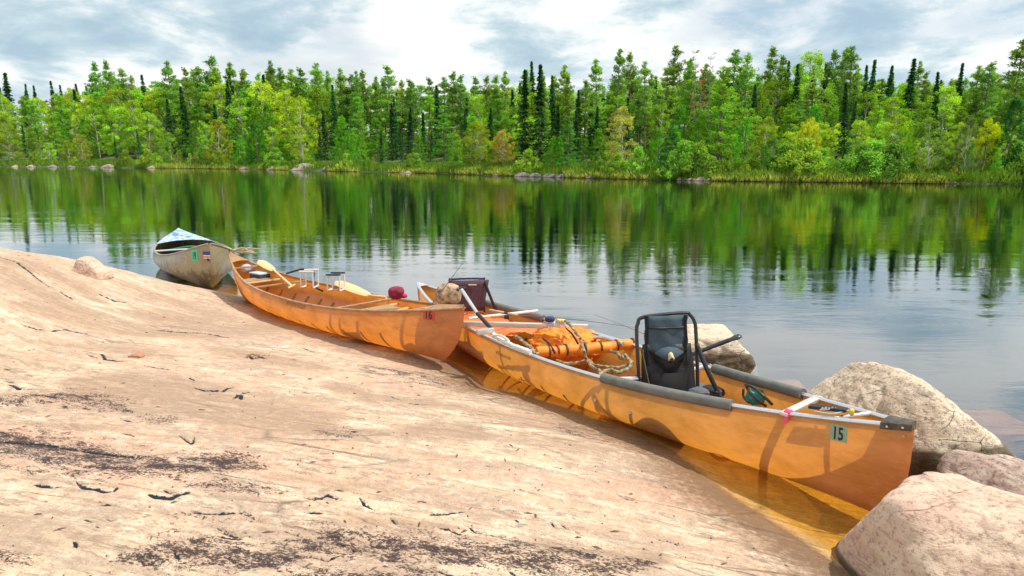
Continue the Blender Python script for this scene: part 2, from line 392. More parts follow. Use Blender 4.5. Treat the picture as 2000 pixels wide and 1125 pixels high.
lsum = math_n(t, 'ADD', math_n(t, 'ADD', math_n(t, 'MULTIPLY', att('lichen'), 0.20), math_n(t, 'MULTIPLY', math_n(t, 'SUBTRACT', lcl, 0.5), 0.55)), math_n(t, 'ADD', gl_, math_n(t, 'MULTIPLY', math_n(t, 'SUBTRACT', s2, 0.5), 0.25)))
lm = math_n(t, 'MULTIPLY', ramp(t, lsum, [(0.63, 0.0), (0.69, 1.0)]), math_n(t, 'MULTIPLY', att('lichen'), 5.0, True))
base = mixc(t, math_n(t, 'MULTIPLY', att('lichen'), 0.35), base, (0.45, 0.30, 0.22))
base = mixc(t, lm, base, mixc(t, ramp(t, lcl, [(0.4, 0.0), (0.6, 1.0)]), (0.10, 0.065, 0.05), (0.055, 0.035, 0.035)))
base = mixc(t, ramp(t, math_n(t, 'ADD', att('crack'), math_n(t, 'MULTIPLY', math_n(t, 'SUBTRACT', gr2, 0.5), 2.4)), [(0.35, 0.0), (0.65, 1.0)]), base, (0.018, 0.025, 0.035))
base = mixc(t, math_n(t, 'MULTIPLY', ramp(t, math_n(t, 'ADD', att('wet'), math_n(t, 'MULTIPLY', math_n(t, 'SUBTRACT', gr2, 0.5), 1.2)), [(0.25, 0.0), (0.8, 1.0)]), 0.85), base, (0.16, 0.09, 0.045))
L(t, base, p.inputs['Base Color'])
L(t, math_n(t, 'SUBTRACT', 0.85, math_n(t, 'MULTIPLY', att('wet'), 0.5)), p.inputs['Roughness'])
p.inputs['Specular IOR Level'].default_value = 0.25
hh = math_n(t, 'SUBTRACT', math_n(t, 'ADD', math_n(t, 'MULTIPLY', gr, 0.35), math_n(t, 'ADD', math_n(t, 'MULTIPLY', gr2, 0.8), s3)), ckm)
L(t, bump(t, hh, 0.8, 0.014), p.inputs['Normal'])
L(t, p.outputs[0], out.inputs[0]); M_LEDGE = m
me = np_mesh('rock_ledge', V, q, M_LEDGE)
for nm, a in (('lichen', lich), ('brown', brown), ('crack', crack), ('wet', wet)): set_attr(me, nm, a)
me.shade_smooth()
ledge = bpy.data.objects.new('ground_rock_ledge', me); col.objects.link(ledge); tag(ledge, kind='structure')

# ------------------------------------------------------------------ boulders
def rock_mat(name, c1, c2, dark, sp=1.0, wetz=None):
    m, t, out = nt(name); p = N(t, 'BsdfPrincipled'); g = objc(t)
    n1 = noise(t, g, 3.0, 6, 0.6, 0.5); n2 = noise(t, g, 38.0, 5, 0.75); n3 = noise(t, mapping(t, g, scale=(1, 1, 4), rot=(0.5, 0.6, 0)), 5.0, 6, 0.65, 1.0)
    b = mixc(t, ramp(t, n1, [(0.40, 0.0), (0.62, 1.0)]), c1, c2)
    b = mixc(t, math_n(t, 'MULTIPLY', ramp(t, n2, [(0.36, 1.0), (0.50, 0.0)]), 0.75 * sp), b, dark)
    b = mixc(t, math_n(t, 'MULTIPLY', ramp(t, n3, [(0.34, 1.0), (0.44, 0.0)]), 0.6), b, tuple(x * 1.6 for x in dark))
    vo = N(t, 'TexVoronoi', feature='DISTANCE_TO_EDGE'); vo.inputs['Scale'].default_value = 2.4
    L(t, mixc(t, 0.12, mapping(t, g, scale=(1, 1, 1.8)), N(t, 'TexNoise').outputs['Color']), vo.inputs['Vector'])
    ck = math_n(t, 'MULTIPLY', ramp(t, vo.outputs['Distance'], [(0.0, 1.0), (0.012, 0.0)]), ramp(t, n1, [(0.45, 0.0), (0.6, 0.8)]))
    b = mixc(t, ck, b, tuple(x * 0.7 for x in dark))
    if wetz is not None:
        sp_ = N(t, 'SeparateXYZ'); L(t, pos(t), sp_.inputs[0])
        wv = math_n(t, 'ADD', sp_.outputs[2], math_n(t, 'MULTIPLY', math_n(t, 'SUBTRACT', n1, 0.5), 0.05))
        b = mixc(t, ramp(t, wv, [(wetz, 0.85), (wetz + 0.02, 0.0)]), b, (0.07, 0.045, 0.02))
    L(t, b, p.inputs['Base Color']); p.inputs['Roughness'].default_value = 0.85; p.inputs['Specular IOR Level'].default_value = 0.25
    h = math_n(t, 'ADD', math_n(t, 'MULTIPLY', n2, 0.6), math_n(t, 'SUBTRACT', n3, math_n(t, 'MULTIPLY', ck, 0.6)))
    L(t, bump(t, h, 0.8, 0.018), p.inputs['Normal']); L(t, p.outputs[0], out.inputs[0])
    return m
def boulder(name, c, planes, mat, label, cat='rock', seed=0, amp=0.05, fr=2.5, sub=6, pw=14, group=None, rough=0.012):
    bm = bmesh.new(); bmesh.ops.create_icosphere(bm, subdivisions=sub, radius=1.0)
    D = np.array([v.co[:] for v in bm.verts]); F = [[v.index for v in f.verts] for f in bm.faces]; bm.free()
    D /= np.linalg.norm(D, axis=1)[:, None]
    acc = 0
    for n_, h in planes:
        n_ = np.array(n_, float); n_ /= np.linalg.norm(n_)
        acc = acc + np.maximum(D @ n_ / h, 0) ** pw
    r = 1 / acc ** (1 / pw)
    Pp = D * r[:, None]
    sc_ = np.mean([h for _, h in planes])
    dsp = amp * fbm(Pp * fr + seed * 7.7, 4, 0.55) + rough * fbm(Pp * 14 + seed, 3, 0.6) - 0.3 * amp * np.clip(1 - np.abs(pnoise(Pp * fr * 1.3 + seed)) / 0.08, 0, 1)
    Pp = Pp + D * dsp[:, None]
    me = np_mesh(name, Pp, np.array(F), mat); me.shade_smooth()
    o = bpy.data.objects.new(name, me); col.objects.link(o); o.location = c
    return tag(o, label, cat, group)
M_BLD1 = rock_mat('pale boulder', (0.58, 0.45, 0.33), (0.70, 0.58, 0.44), (0.13, 0.09, 0.07), 1.05, 0.07)
M_BLD2 = rock_mat('smooth pink boulder', (0.64, 0.49, 0.37), (0.58, 0.38, 0.29), (0.22, 0.14, 0.11), 0.95, 0.02)
M_BLD4 = rock_mat('dark reddish boulder', (0.40, 0.28, 0.23), (0.56, 0.46, 0.38), (0.10, 0.06, 0.05), 1.0, 0.02)
M_BLD3 = rock_mat('wet edged boulder', (0.62, 0.50, 0.36), (0.66, 0.56, 0.44), (0.20, 0.14, 0.10), 0.7, 0.10)
boulder('boulder', (2.70, 4.55, -0.08), [((0, 0, 1), .60), ((0, 0, -1), .5), ((-.62, -.1, .62), .42), ((-1, .0, .25), .52), ((.55, -.1, .80), .44), ((.75, -.1, .6), .52), ((1, -.2, .15), .78), ((.2, -1, .35), .52), ((-.4, -1, -.1), .50), ((0, 1, .3), .5), ((.5, .6, .6), .55), ((.3, .4, .85), .52)],
        M_BLD1, 'big rough peaked boulder behind the bow of the canoe numbered 15', seed=1, amp=0.05, rough=0.011, pw=22)
boulder('boulder', (2.10, 2.76, 0.04), [((0, 0, 1), .39), ((0, 0, -1), .5), ((-1, -.1, .1), .50), ((-.8, -.5, .5), .50), ((-.6, .6, .5), .50), ((.45, .3, .8), .42), ((1, 0, .35), .75), ((0, 1, .3), .42), ((0, -1, .4), .45), ((-.2, -.75, .75), .38), ((.3, -1, -.2), .6)],
        M_BLD2, 'large smooth pinkish boulder in front of the bow, at the lower right corner', seed=4, amp=0.045, rough=0.007, pw=24)
boulder('boulder', (3.02, 3.55, -0.10), [((0, 0, 1), .26), ((0, 0, -1), .4), ((-1, 0, .3), .45), ((-.5, -.3, .8), .28), ((1, 0, .1), .6), ((0, -1, .3), .38), ((0, 1, .2), .42), ((.3, .2, .9), .27), ((-.6, -.8, .2), .42)],
        M_BLD4, 'speckled reddish low boulder wedged between the peaked boulder and the smooth one', seed=9, amp=0.06, rough=0.015)
boulder('boulder', (1.88, 6.42, -0.02), [((0, 0, 1), .29), ((0, 0, -1), .4), ((-1, 0, .2), .45), ((1, 0, .05), .40), ((.75, -.1, .65), .33), ((0, -1, .25), .32), ((0, 1, .3), .36), ((-.5, 0, .85), .32)],
        M_BLD3, 'rounded pale boulder standing alone in the water behind the black chair', seed=3, amp=0.05, rough=0.008)
boulder('boulder', (3.66, 4.12, 0.03), [((0, 0, 1), .2), ((0, 0, -1), .3), ((-1, 0, .2), .16), ((1, -.2, .3), .34), ((.3, 1, .3), .26), ((-.2, -1, .2), .27), ((-.5, -.6, .7), .19), ((.6, -.5, .9), .24), ((.5, .6, .8), .25), ((-.6, .7, .3), .2), ((1, 1, 0), .33), ((1, -1, 0), .36)],
        M_BLD1, 'speckled rock cut off by the right edge of the picture', seed=5, amp=0.04, sub=5)
M_SUB = rock_mat('sunken rock', (0.40, 0.30, 0.22), (0.30, 0.22, 0.16), (0.12, 0.08, 0.06), 0.8)
boulder('sunken_rock', (2.30, 5.9, -0.42), [((0, 0, 1), .28), ((0, 0, -1), .3), ((-1, 0, .2), .45), ((1, 0, 0.2), .42), ((0, 1, .2), .3), ((0, -1, .2), .3)], M_SUB, 'rusty rock just under the water by the grey foam gunwale pad', seed=6, amp=0.05, sub=5)
boulder('sunken_rock', (3.75, 5.3, -0.50), [((0, 0, 1), .28), ((0, 0, -1), .3), ((-1, 0, .2), .55), ((1, 0, 0.2), .5), ((0, 1, .2), .35), ((0, -1, .2), .3)], M_SUB, 'rusty rock just under the water beyond the peaked boulder', seed=8, amp=0.05, sub=5)
pz = on_rock(172, 532)
boulder('stone', pz + Vector((0, 0, 0.03)), [((0, 0, 1), .145), ((0, 0, -1), .12), ((-1, 0, .45), .12), ((.7, 0, .8), .125), ((1, 0, .2), .20), ((0, 1, .2), .13), ((0, -1, .3), .13)], M_BLD2, 'small tan stone sitting on the crest of the ledge at the left', 'stone', seed=12, amp=0.03, sub=5, rough=0.006)
pz = on_rock(268, 696)
M_RED = rock_mat('red flat stone', (0.48, 0.24, 0.15), (0.42, 0.2, 0.14), (0.2, 0.09, 0.07), 0.4)
boulder('pebble', pz + Vector((0, 0, 0.008)), [((0, 0, 1), .016), ((0, 0, -1), .02), ((-1, 0, 0), .058), ((1, 0, 0), .058), ((0, 1, 0), .05), ((0, -1, 0), .05), ((1, 1, 0), .055), ((-1, 1, 0), .055), ((.5, 0, 1), .03), ((-.5, 0, 1), .03)], M_RED, 'flat reddish pebble lying on the bare ledge', 'stone', seed=2, amp=0.006, sub=4, rough=0.002)
pz = on_rock(336, 903)
boulder('pebble', pz + Vector((0, 0, 0.004)), [((0, 0, 1), .018), ((0, 0, -1), .02), ((-1, 0, 0), .036), ((1, 0, 0), .034), ((0, 1, 0), .026), ((0, -1, 0), .026), ((.7, .7, .3), .026), ((-.7, .7, .3), .026), ((.7, -.7, .3), .026), ((-.7, -.7, .3), .026), ((-1, 0, 1.4), .024), ((1, 0, 1.4), .024)], M_BLD2, 'pale pebble lying in the dark lichen band', 'stone', seed=3, amp=0.004, sub=4, rough=0.001)
M_DRK = rock_mat('dark wet stone', (0.14, 0.10, 0.08), (0.2, 0.15, 0.12), (0.05, 0.04, 0.04), 0.6, 0.05)
boulder('stone', (-5.28, 9.62, 0.0), [((0, 0, 1), .14), ((0, 0, -1), .2), ((-1, 0, .5), .16), ((1, 0, .2), .22), ((0, 1, .2), .16), ((0, -1, .3), .16)], M_DRK, 'dark wet stone under the left side of the tan canoe', 'stone', seed=13, amp=0.03, sub=4, rough=0.01)

gp = []
for k in range(700):
    a_ = rnd.uniform(-.75, .45); r_ = 2.0 * (4.2 ** rnd.random()); gp.append((math.sin(a_) * r_, math.cos(a_) * r_))
gp = np.array(gp); gz = rock_h(gp); gm = MB()
for (x_, y_), z_ in zip(gp, gz):
    if z_ < 0.05: continue
    s_ = rnd.uniform(.0025, .007); a_ = rnd.uniform(0, 3.1); l_ = rnd.choice([1, 1, 3.0, 5.0]); u_ = Vector((math.cos(a_), math.sin(a_), 0)) * s_ * l_; v_ = Vector((-math.sin(a_), math.cos(a_), 0)) * s_; p_ = Vector((x_, y_, z_ + .001))
    gm.add([p_ - u_, p_ - v_, p_ + u_, p_ + v_, p_ + Vector((0, 0, s_ * 1.2))], [(0, 1, 4), (1, 2, 4), (2, 3, 4), (3, 0, 4)])
tag(gm.build('grit', pm('pine needles and grit', (0.22, 0.14, 0.09), 0.85, color2=(0.07, 0.05, 0.04)), smooth=False), 'dark grit and needles strewn over the bare ledge', 'grit', kind='stuff')
# ------------------------------------------------------------------ leaf litter caught in a crack
lb = MB(); c0 = on_rock(506, 697)
for k in range(16):
    p0 = c0 + Vector((rnd.uniform(-.10, .10), rnd.uniform(-.04, .05), 0.006 + rnd.random() * .012)); a = rnd.uniform(0, 6.3); s = rnd.uniform(.012, .024)
    u_ = Vector((math.cos(a), math.sin(a), rnd.uniform(-.3, .3))) * s; v_ = Vector((-math.sin(a), math.cos(a), rnd.uniform(-.3, .3))) * s * .55
    lb.add([p0 - u_, p0 - v_, p0 + u_, p0 + v_, p0 + Vector((0, 0, .006))], [(0, 1, 4), (1, 2, 4), (2, 3, 4), (3, 0, 4)])
tag(lb.build('leaf_litter', pm('dry leaf', (0.40, 0.17, 0.07), 0.8, color2=(0.13, 0.07, 0.05)), origin=c0), 'dry brown leaf litter caught in a crack of the ledge', 'leaves', kind='stuff')

# ------------------------------------------------------------------ far bank
far_px = [(-900, 319.5), (-300, 323), (0, 326), (150, 327), (300, 328.5), (480, 330.5), (620, 334), (760, 337), (860, 339), (960, 343), (1100, 347), (1300, 352), (1450, 354.5), (1600, 356), (1780, 358.5), (2000, 360)]
FS = [at(x, y) for x, y in far_px]
d_ = (FS[-1] - FS[-3]).normalized(); FS += [FS[-1] + d_ * 25, FS[-1] + d_ * 60]
FSn = np.array([(p.x, p.y) for p in FS])
def far_sd(P):   # distance inland (positive) from the far shoreline
    P = np.asarray(P, float); d = pl_dist(P, FSn)
    yl = np.interp(P[:, 0], FSn[:, 0], FSn[:, 1]); return np.where(P[:, 1] > yl, d, -d)
def far_h(P):
    P = np.asarray(P, float); s = far_sd(P) + 0.8 * pnoise(np.c_[P * 0.22, np.zeros(len(P))]) + 0.35 * pnoise(np.c_[P * .9, np.zeros(len(P))])
    z = np.where(s > 0, 0.35 * (1 - np.exp(-s / 0.8)) + 0.10 * np.maximum(s - 1, 0), 0.3 * s)
    z = np.where(s > 45, z - 0.06 * (s - 45), z)
    return np.maximum(z, -2.3) + np.clip(s, 0, 1) * 0.35 * fbm(np.c_[P * 0.2, np.zeros(len(P))], 3)
xs = np.linspace(FSn[0, 0], FSn[-1, 0], 420); off = np.concatenate([np.linspace(-9, 6, 40), np.geomspace(7, 140, 34)])
yl = np.interp(xs, FSn[:, 0], FSn[:, 1])
X_, O_ = np.meshgrid(xs, off); P2 = np.c_[X_.ravel(), (O_ + yl[None, :]).ravel()]
nx, no = len(xs), len(off); ii, jj = np.meshgrid(np.arange(no - 1), np.arange(nx - 1), indexing='ij')
q2 = np.stack([ii * nx + jj, ii * nx + jj + 1, (ii + 1) * nx + jj + 1, (ii + 1) * nx + jj], -1).reshape(-1, 4)
m, t, out = nt('forest floor'); p = N(t, 'BsdfPrincipled'); g = pos(t)
b = mixc(t, ramp(t, noise(t, g, 0.6, 6, 0.7), [(0.4, 0.0), (0.6, 1.0)]), (0.05, 0.09, 0.02), (0.10, 0.13, 0.03))
b = mixc(t, ramp(t, noise(t, g, 3.0, 5, 0.7), [(0.55, 0.0), (0.7, 0.6)]), b, (0.12, 0.08, 0.05))
L(t, b, p.inputs['Base Color']); p.inputs['Roughness'].default_value = 0.95; L(t, bump(t, noise(t, g, 4, 5, 0.7), 0.8, 0.2), p.inputs['Normal']); L(t, p.outputs[0], out.inputs[0])
me = np_mesh('far_bank', np.c_[P2, far_h(P2)], q2, m); me.shade_smooth()
o = bpy.data.objects.new('far_bank_terrain', me); col.objects.link(o); tag(o, kind='structure')

# ------------------------------------------------------------------ lake
m, t, out = nt('lake water')
g = pos(t)
n1 = noise(t, mapping(t, g, scale=(0.7, 2.0, 1), rot=(0, 0, R(5))), 1.0, 5, 0.6, 0.9)
n2 = noise(t, mapping(t, g, scale=(0.16, 0.6, 1), rot=(0, 0, R(-6))), 1.0, 3, 0.5)
n3 = noise(t, mapping(t, g, scale=(1.6, 7.0, 1)), 1.0, 3, 0.5)
calm = ramp(t, noise(t, mapping(t, g, scale=(0.05, 0.16, 1)), 1.0, 3, 0.6), [(0.38, 0.25), (0.62, 1.0)])
h = math_n(t, 'ADD', math_n(t, 'MULTIPLY', calm, n1), math_n(t, 'ADD', math_n(t, 'MULTIPLY', n2, 1.6), math_n(t, 'MULTIPLY', n3, 0.12)))
bn = bump(t, h, 1.0, 0.0055)
lw = N(t, 'LayerWeight'); lw.inputs[0].default_value = 0.5; L(t, bn, lw.inputs['Normal'])
fac = math_n(t, 'ADD', math_n(t, 'MULTIPLY', math_n(t, 'POWER', lw.outputs['Facing'], 2.1), 1.02), -0.07, True)
gl = N(t, 'BsdfGlossy'); gl.inputs['Roughness'].default_value = 0.012; gl.inputs[0].default_value = (0.96, 0.98, 1.0, 1); L(t, bn, gl.inputs['Normal'])
tr = N(t, 'BsdfTransparent'); mx = N(t, 'MixShader'); L(t, fac, mx.inputs[0]); L(t, tr.outputs[0], mx.inputs[1]); L(t, gl.outputs[0], mx.inputs[2])
L(t, mx.outputs[0], out.inputs['Surface'])
va = N(t, 'VolumeAbsorption'); va.inputs['Color'].default_value = (0.90, 0.76, 0.0, 1); va.inputs['Density'].default_value = 9.0
L(t, va.outputs[0], out.inputs['Volume'])
M_WATER = m
m, t, out = nt('lake bed'); p = N(t, 'BsdfPrincipled'); L(t, mixc(t, noise(t, pos(t), 0.5, 4), (0.09, 0.07, 0.04), (0.05, 0.045, 0.03)), p.inputs['Base Color']); L(t, p.outputs[0], out.inputs[0])
mb = MB(); mb.add([(-420, -25, -2.1), (320, -25, -2.1), (320, 330, -2.1), (-420, 330, -2.1)], [(0, 1, 2, 3)])
tag(mb.build('lake_bed', m, smooth=False), kind='structure')
mb = MB(); mb.box((-50, 152, -1.3), (740, 355, 2.6)); 
for k, v in enumerate(mb.v): mb.v[k] = (v[0], v[1], 0.0 if v[2] > -1 else -2.6)
lake = mb.build('lake_water', M_WATER, smooth=False); tag(lake, kind='structure')
def cut_from_lake(cut):
    md = lake.modifiers.new('cut', 'BOOLEAN'); md.object = cut; md.operation = 'DIFFERENCE'; md.solver = 'EXACT'
    dg = bpy.context.evaluated_depsgraph_get(); me = bpy.data.meshes.new_from_object(lake.evaluated_get(dg))
    lake.modifiers.remove(md); lake.data = me
    bpy.data.objects.remove(cut)
# ------------------------------------------------------------------ canoes
class Hull:
    def __init__(s, near, far, B, Hn, Hm, Hf, a=2.3, b=0.8, Rn=0.35, Rf=0.35, mn=4.0, mf=4.0, nmax=3.0, raken=0.0, rakef=0.0, cn=3.0, cf=3.0, roll=0.0, nmin=1.15, pb=1.0, tum=0.0):
        s.__dict__.update(locals()); s.P0 = Vector(near); s.P1 = Vector(far)
        d = (s.P1 - s.P0); s.L = Vector((d.x, d.y)).length; s.u = Vector((d.x, d.y, 0)).normalized(); s.n = Vector((-s.u.y, s.u.x, 0)); 
        if s.n.dot(Vector((0, -1, 0)) + Vector((-1, 0, 0))) < 0: s.n = -s.n      # n points to the camera side
    def bg(s, e):
        x = abs(2 * e / s.L - 1); return s.B * max(0.0, (1 - x ** s.a)) ** s.b
    def sheer(s, e):
        x = 2 * e / s.L - 1
        return s.Hm + ((s.Hn - s.Hm) * (-x) ** s.cn if x < 0 else (s.Hf - s.Hm) * x ** s.cf)
    def zk(s, e):
        z = 0.0
        if e < s.Rn: z = s.Hn * (1 - (max(e, 0) / s.Rn) ** (1 / s.mn))
        e2 = s.L - e
        if e2 < s.Rf: z = max(z, s.Hf * (1 - (max(e2, 0) / s.Rf) ** (1 / s.mf)))
        return z
    def W(s, e, w, h):
        k = s.P0.z + (s.P1.z - s.P0.z) * e / s.L
        ee = e - s.raken * max(0, 1 - e / 0.6) * (h / s.Hn) + s.rakef * max(0, 1 - (s.L - e) / 0.6) * (h / s.Hf)
        c, sn = math.cos(s.roll), math.sin(s.roll)
        w2 = w * c - (h - s.Hm) * sn * 1.0; h2 = h * c + w * sn
        return Vector((s.P0.x, s.P0.y, k)) + s.u * ee + s.n * w2 + Vector((0, 0, h2))
    def sec(s, e, f):      # f in -1..1, + = camera side; 0 keel
        b = s.bg(e); zt = s.sheer(e); zb = s.zk(e); x = (b / s.B)
        n_ = s.nmin + (s.nmax - s.nmin) * x ** s.pb
        a = abs(f) * math.pi / 2; q = 2 / n_
        v = 1 - math.cos(a) ** q
        return s.W(e, math.copysign(b * math.sin(a) ** q * (1 + s.tum * math.sin(math.pi * v)), f), zb + (zt - zb) * v)
    def es(s, n=70):
        out = [s.Rn * (k / 8) ** s.mn for k in range(8)]
        m = n
        out += [s.Rn + (s.L - s.Rn - s.Rf) * k / m for k in range(m + 1)]
        out += [s.L - s.Rf * (k / 8) ** s.mf for k in range(7, -1, -1)]
        out[0] = 1e-5; out[-1] = s.L - 1e-5
        return out
    def skin(s, nf=15):
        fr = [k / nf for k in range(-nf, nf + 1)]
        return [[s.sec(e, f) for f in fr] for e in s.es()]
    def gun(s, side, e0, e1, up=0.0, out=0.0, n=50):
        return [s.W(e, side * (s.bg(e) + out), s.sheer(e) + up) for e in [e0 + (e1 - e0) * k / n for k in range(n + 1)]]
    def on(s, e, h, side=1, off=0.004):   # point on the outer skin at height h above keel line
        lo, hi = 0.0, 1.0
        zt, zb, b = s.sheer(e), s.zk(e), s.bg(e); n_ = s.nmin + (s.nmax - s.nmin) * (b / s.B) ** s.pb; q = 2 / n_
        c = max(0.0, min(1.0, 1 - (h - zb) / max(zt - zb, 1e-6))); ca = c ** (1 / q); a = math.acos(ca)
        w = b * math.sin(a) ** q * (1 + s.tum * math.sin(math.pi * (1 - c)))
        nr = 0.0
        return s.W(e, side * (w + off), h)
    def find(s, px, py, z):    # along / across coordinates of a pixel at world height z
        p = at(px, py, z) - Vector((s.P0.x, s.P0.y, z)); return p.dot(s.u), p.dot(s.n)
    def plug(s, shrink=0.985):
        mb = MB(); rows = s.skin(12); sk = []
        c = (s.P0 + s.P1) / 2
        for r in rows:
            k = r[12]; rr = [k + (p - k) * shrink for p in r]
            mid = (rr[0] + rr[-1]) / 2
            sk.append([Vector((p.x, p.y, p.z)) for p in rr])
        vs = [p for r in sk for p in r]; m = len(sk); n = len(sk[0]); fs = []
        for i in range(m - 1):
            for j in range(n - 1): fs.append((i * n + j, (i + 1) * n + j, (i + 1) * n + j + 1, i * n + j + 1))
            fs.append((i * n + n - 1, (i + 1) * n + n - 1, (i + 1) * n, i * n))
        fs.append(tuple(range(n))); fs.append(tuple((m - 1) * n + k for k in range(n - 1, -1, -1)))
        mb.add(vs, fs); o = mb.build('plug', M_WATER, smooth=False)
        bm = bmesh.new(); bm.from_mesh(o.data); bmesh.ops.remove_doubles(bm, verts=bm.verts, dist=1e-4)
        bmesh.ops.recalc_face_normals(bm, faces=bm.faces); bm.to_mesh(o.data); bm.free()
        return o

def hull_mat(name, c, c2, trans, tcol, rough=0.28, painted_reflection=False):
    m, t, out = nt(name); p = N(t, 'BsdfPrincipled'); g = objc(t)
    g = mapping(t, g, rot=(0, 0, R(53)))
    f = noise(t, mapping(t, g, scale=(1, 1, 2)), 3.2, 6, 0.65, 0.4); f2 = noise(t, g, 300, 2, 0.5)
    cc_ = mixc(t, ramp(t, f, [(0.4, 0.0), (0.65, 1.0)]), c, c2)
    cc_ = mixc(t, ramp(t, noise(t, mapping(t, g, scale=(1, 1, 9), rot=(0.0, 0.12, 0)), 9, 4, 0.8, 0.6), [(0.58, 0.0), (0.66, 0.5)]), cc_, tuple(min(1, x * 1.5 + .1) for x in c))
    cc_ = mixc(t, ramp(t, noise(t, mapping(t, g, scale=(.5, 1, 16), rot=(0, .05, 0)), 14, 4, .7, .3), [(.30, .7), (.37, 0.)]), cc_, tuple(x * .45 for x in c))
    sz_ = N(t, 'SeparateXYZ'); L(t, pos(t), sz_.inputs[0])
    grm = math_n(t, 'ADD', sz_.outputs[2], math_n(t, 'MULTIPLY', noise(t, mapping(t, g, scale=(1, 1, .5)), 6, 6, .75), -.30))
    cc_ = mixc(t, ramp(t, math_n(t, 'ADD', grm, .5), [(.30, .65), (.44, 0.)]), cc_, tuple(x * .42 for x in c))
    cc_ = mixc(t, ramp(t, noise(t, g, 7, 6, .8, .4), [(.56, 0.), (.72, .55)]), cc_, (.66, .54, .40))
    if painted_reflection:
        sp_ = N(t, 'SeparateXYZ'); L(t, pos(t), sp_.inputs[0]); nz = noise(t, mapping(t, g, scale=(1, 1, .25)), 9, 5, .7)
        wv = math_n(t, 'SUBTRACT', math_n(t, 'ADD', sp_.outputs[2], math_n(t, 'MULTIPLY', nz, -0.55)), math_n(t, 'MULTIPLY', f, 0.25))
        cc_ = mixc(t, ramp(t, math_n(t, 'ADD', wv, 0.5), [(0.335, 0.0), (0.35, 1.0)]), (0.17, 0.12, 0.07), cc_)  # reflection pattern put into the hull colour, darker below a ragged edge
    cc_ = mixc(t, math_n(t, 'MULTIPLY', f2, 0.25), cc_, tuple(x * 0.6 for x in c))
    L(t, cc_, p.inputs['Base Color']); p.inputs['Roughness'].default_value = rough
    L(t, bump(t, f2, 0.05, 0.002), p.inputs['Normal'])
    tl = N(t, 'BsdfTranslucent'); L(t, mixc(t, ramp(t, f, [(0.35, 0.0), (0.7, 1.0)]), tcol, tuple(x * .62 for x in tcol)), tl.inputs[0])
    mx = N(t, 'MixShader'); mx.inputs[0].default_value = trans
    L(t, p.outputs[0], mx.inputs[1]); L(t, tl.outputs[0], mx.inputs[2]); L(t, mx.outputs[0], out.inputs[0])
    return m
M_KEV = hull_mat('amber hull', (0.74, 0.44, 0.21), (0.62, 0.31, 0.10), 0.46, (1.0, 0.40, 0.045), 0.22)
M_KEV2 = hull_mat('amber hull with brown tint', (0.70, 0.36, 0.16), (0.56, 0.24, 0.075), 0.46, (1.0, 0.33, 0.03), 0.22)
M_TAN = hull_mat('tan hull', (0.33, 0.28, 0.185), (0.27, 0.225, 0.145), 0.05, (0.6, 0.5, 0.3), 0.2, True)
M_ALU = pm('brushed aluminium', (0.78, 0.78, 0.80), 0.32, 0.85, 0.12, 60, 0.05)
M_WOODG = pm('varnished ash', (0.46, 0.25, 0.12), 0.4, 0, 0.4, 18, 0.2)
M_FOAM = pm('grey foam', (0.17, 0.17, 0.155), 0.8, 0, 0.25, 14, 0.3, 0.004)
M_BLK = pm('black nylon', (0.018, 0.020, 0.024), 0.6, 0, 0.3, 60, 0.3)
M_NAVY = pm('slate blue cloth', (0.045, 0.08, 0.11), 0.75, 0, 0.3, 160, 0.4, 0.001)
M_BPL = pm('black plastic', (0.03, 0.03, 0.032), 0.35, 0, 0.2, 20, 0.1)
M_RIB = pm('hull rib', (0.44, 0.22, 0.08), 0.6, 0, 0.2, 20, 0.1)
M_WHITE = pm('white plastic', (0.75, 0.74, 0.70), 0.45, 0, 0.15, 20, 0.1)
M_ORG = pm('orange fabric', (0.88, 0.20, 0.015), 0.62, 0, 0.3, 9, 0.5, 0.006, color2=(0.92, 0.30, 0.02))
M_BRN = pm('brown webbing', (0.08, 0.045, 0.03), 0.7, 0, 0.3, 60, 0.3)
M_CORK = pm('cork', (0.62, 0.42, 0.25), 0.75, 0, 0.35, 120, 0.3)
M_WOODP = pm('pale paddle wood', (0.74, 0.50, 0.24), 0.4, 0, 0.3, 9, 0.15, color2=(0.80, 0.55, 0.26))
M_PALE = pm('pale printed paper', (0.30, 0.46, 0.33), 0.6, 0, 0.15, 30, 0.05)
M_INK = pm('black ink', (0.02, 0.02, 0.025), 0.6, 0, 0.1, 30, 0.0)
M_REDS = pm('red sticker', (0.62, 0.06, 0.04), 0.5, 0, 0.2, 30, 0.0)
M_GRNS = pm('green sticker', (0.06, 0.62, 0.34), 0.5, 0, 0.2, 30, 0.0)
M_BLUE = pm('blue plastic', (0.05, 0.16, 0.55), 0.4, 0, 0.2, 30, 0.0)
M_TEAL = pm('teal net', (0.02, 0.32, 0.26), 0.6, 0, 0.4, 60, 0.3)
M_MAR = pm('maroon fleece', (0.28, 0.012, 0.05), 0.85, 0, 0.35, 40, 0.5, color2=(0.16, 0.008, 0.03))
M_PINK = pm('pink flagging tape', (0.95, 0.08, 0.22), 0.5, 0, 0.2, 30, 0.1)
M_YEL = pm('yellow cord', (0.85, 0.55, 0.05), 0.6, 0, 0.2, 30, 0.1)
M_LINE = pm('smoke grey line', (0.12, 0.12, 0.12), 0.4, 0, 0.1, 30, 0.0)
M_CLOTH = pm('pale lilac cloth', (0.62, 0.58, 0.62), 0.85, 0, 0.3, 18, 0.5, 0.01)
M_GBAG = pm('grey dry bag', (0.14, 0.155, 0.19), 0.65, 0, 0.25, 12, 0.4, 0.006)
M_RUST = pm('dark chair cloth', (0.075, 0.03, 0.045), 0.7, 0, 0.35, 30, 0.4)

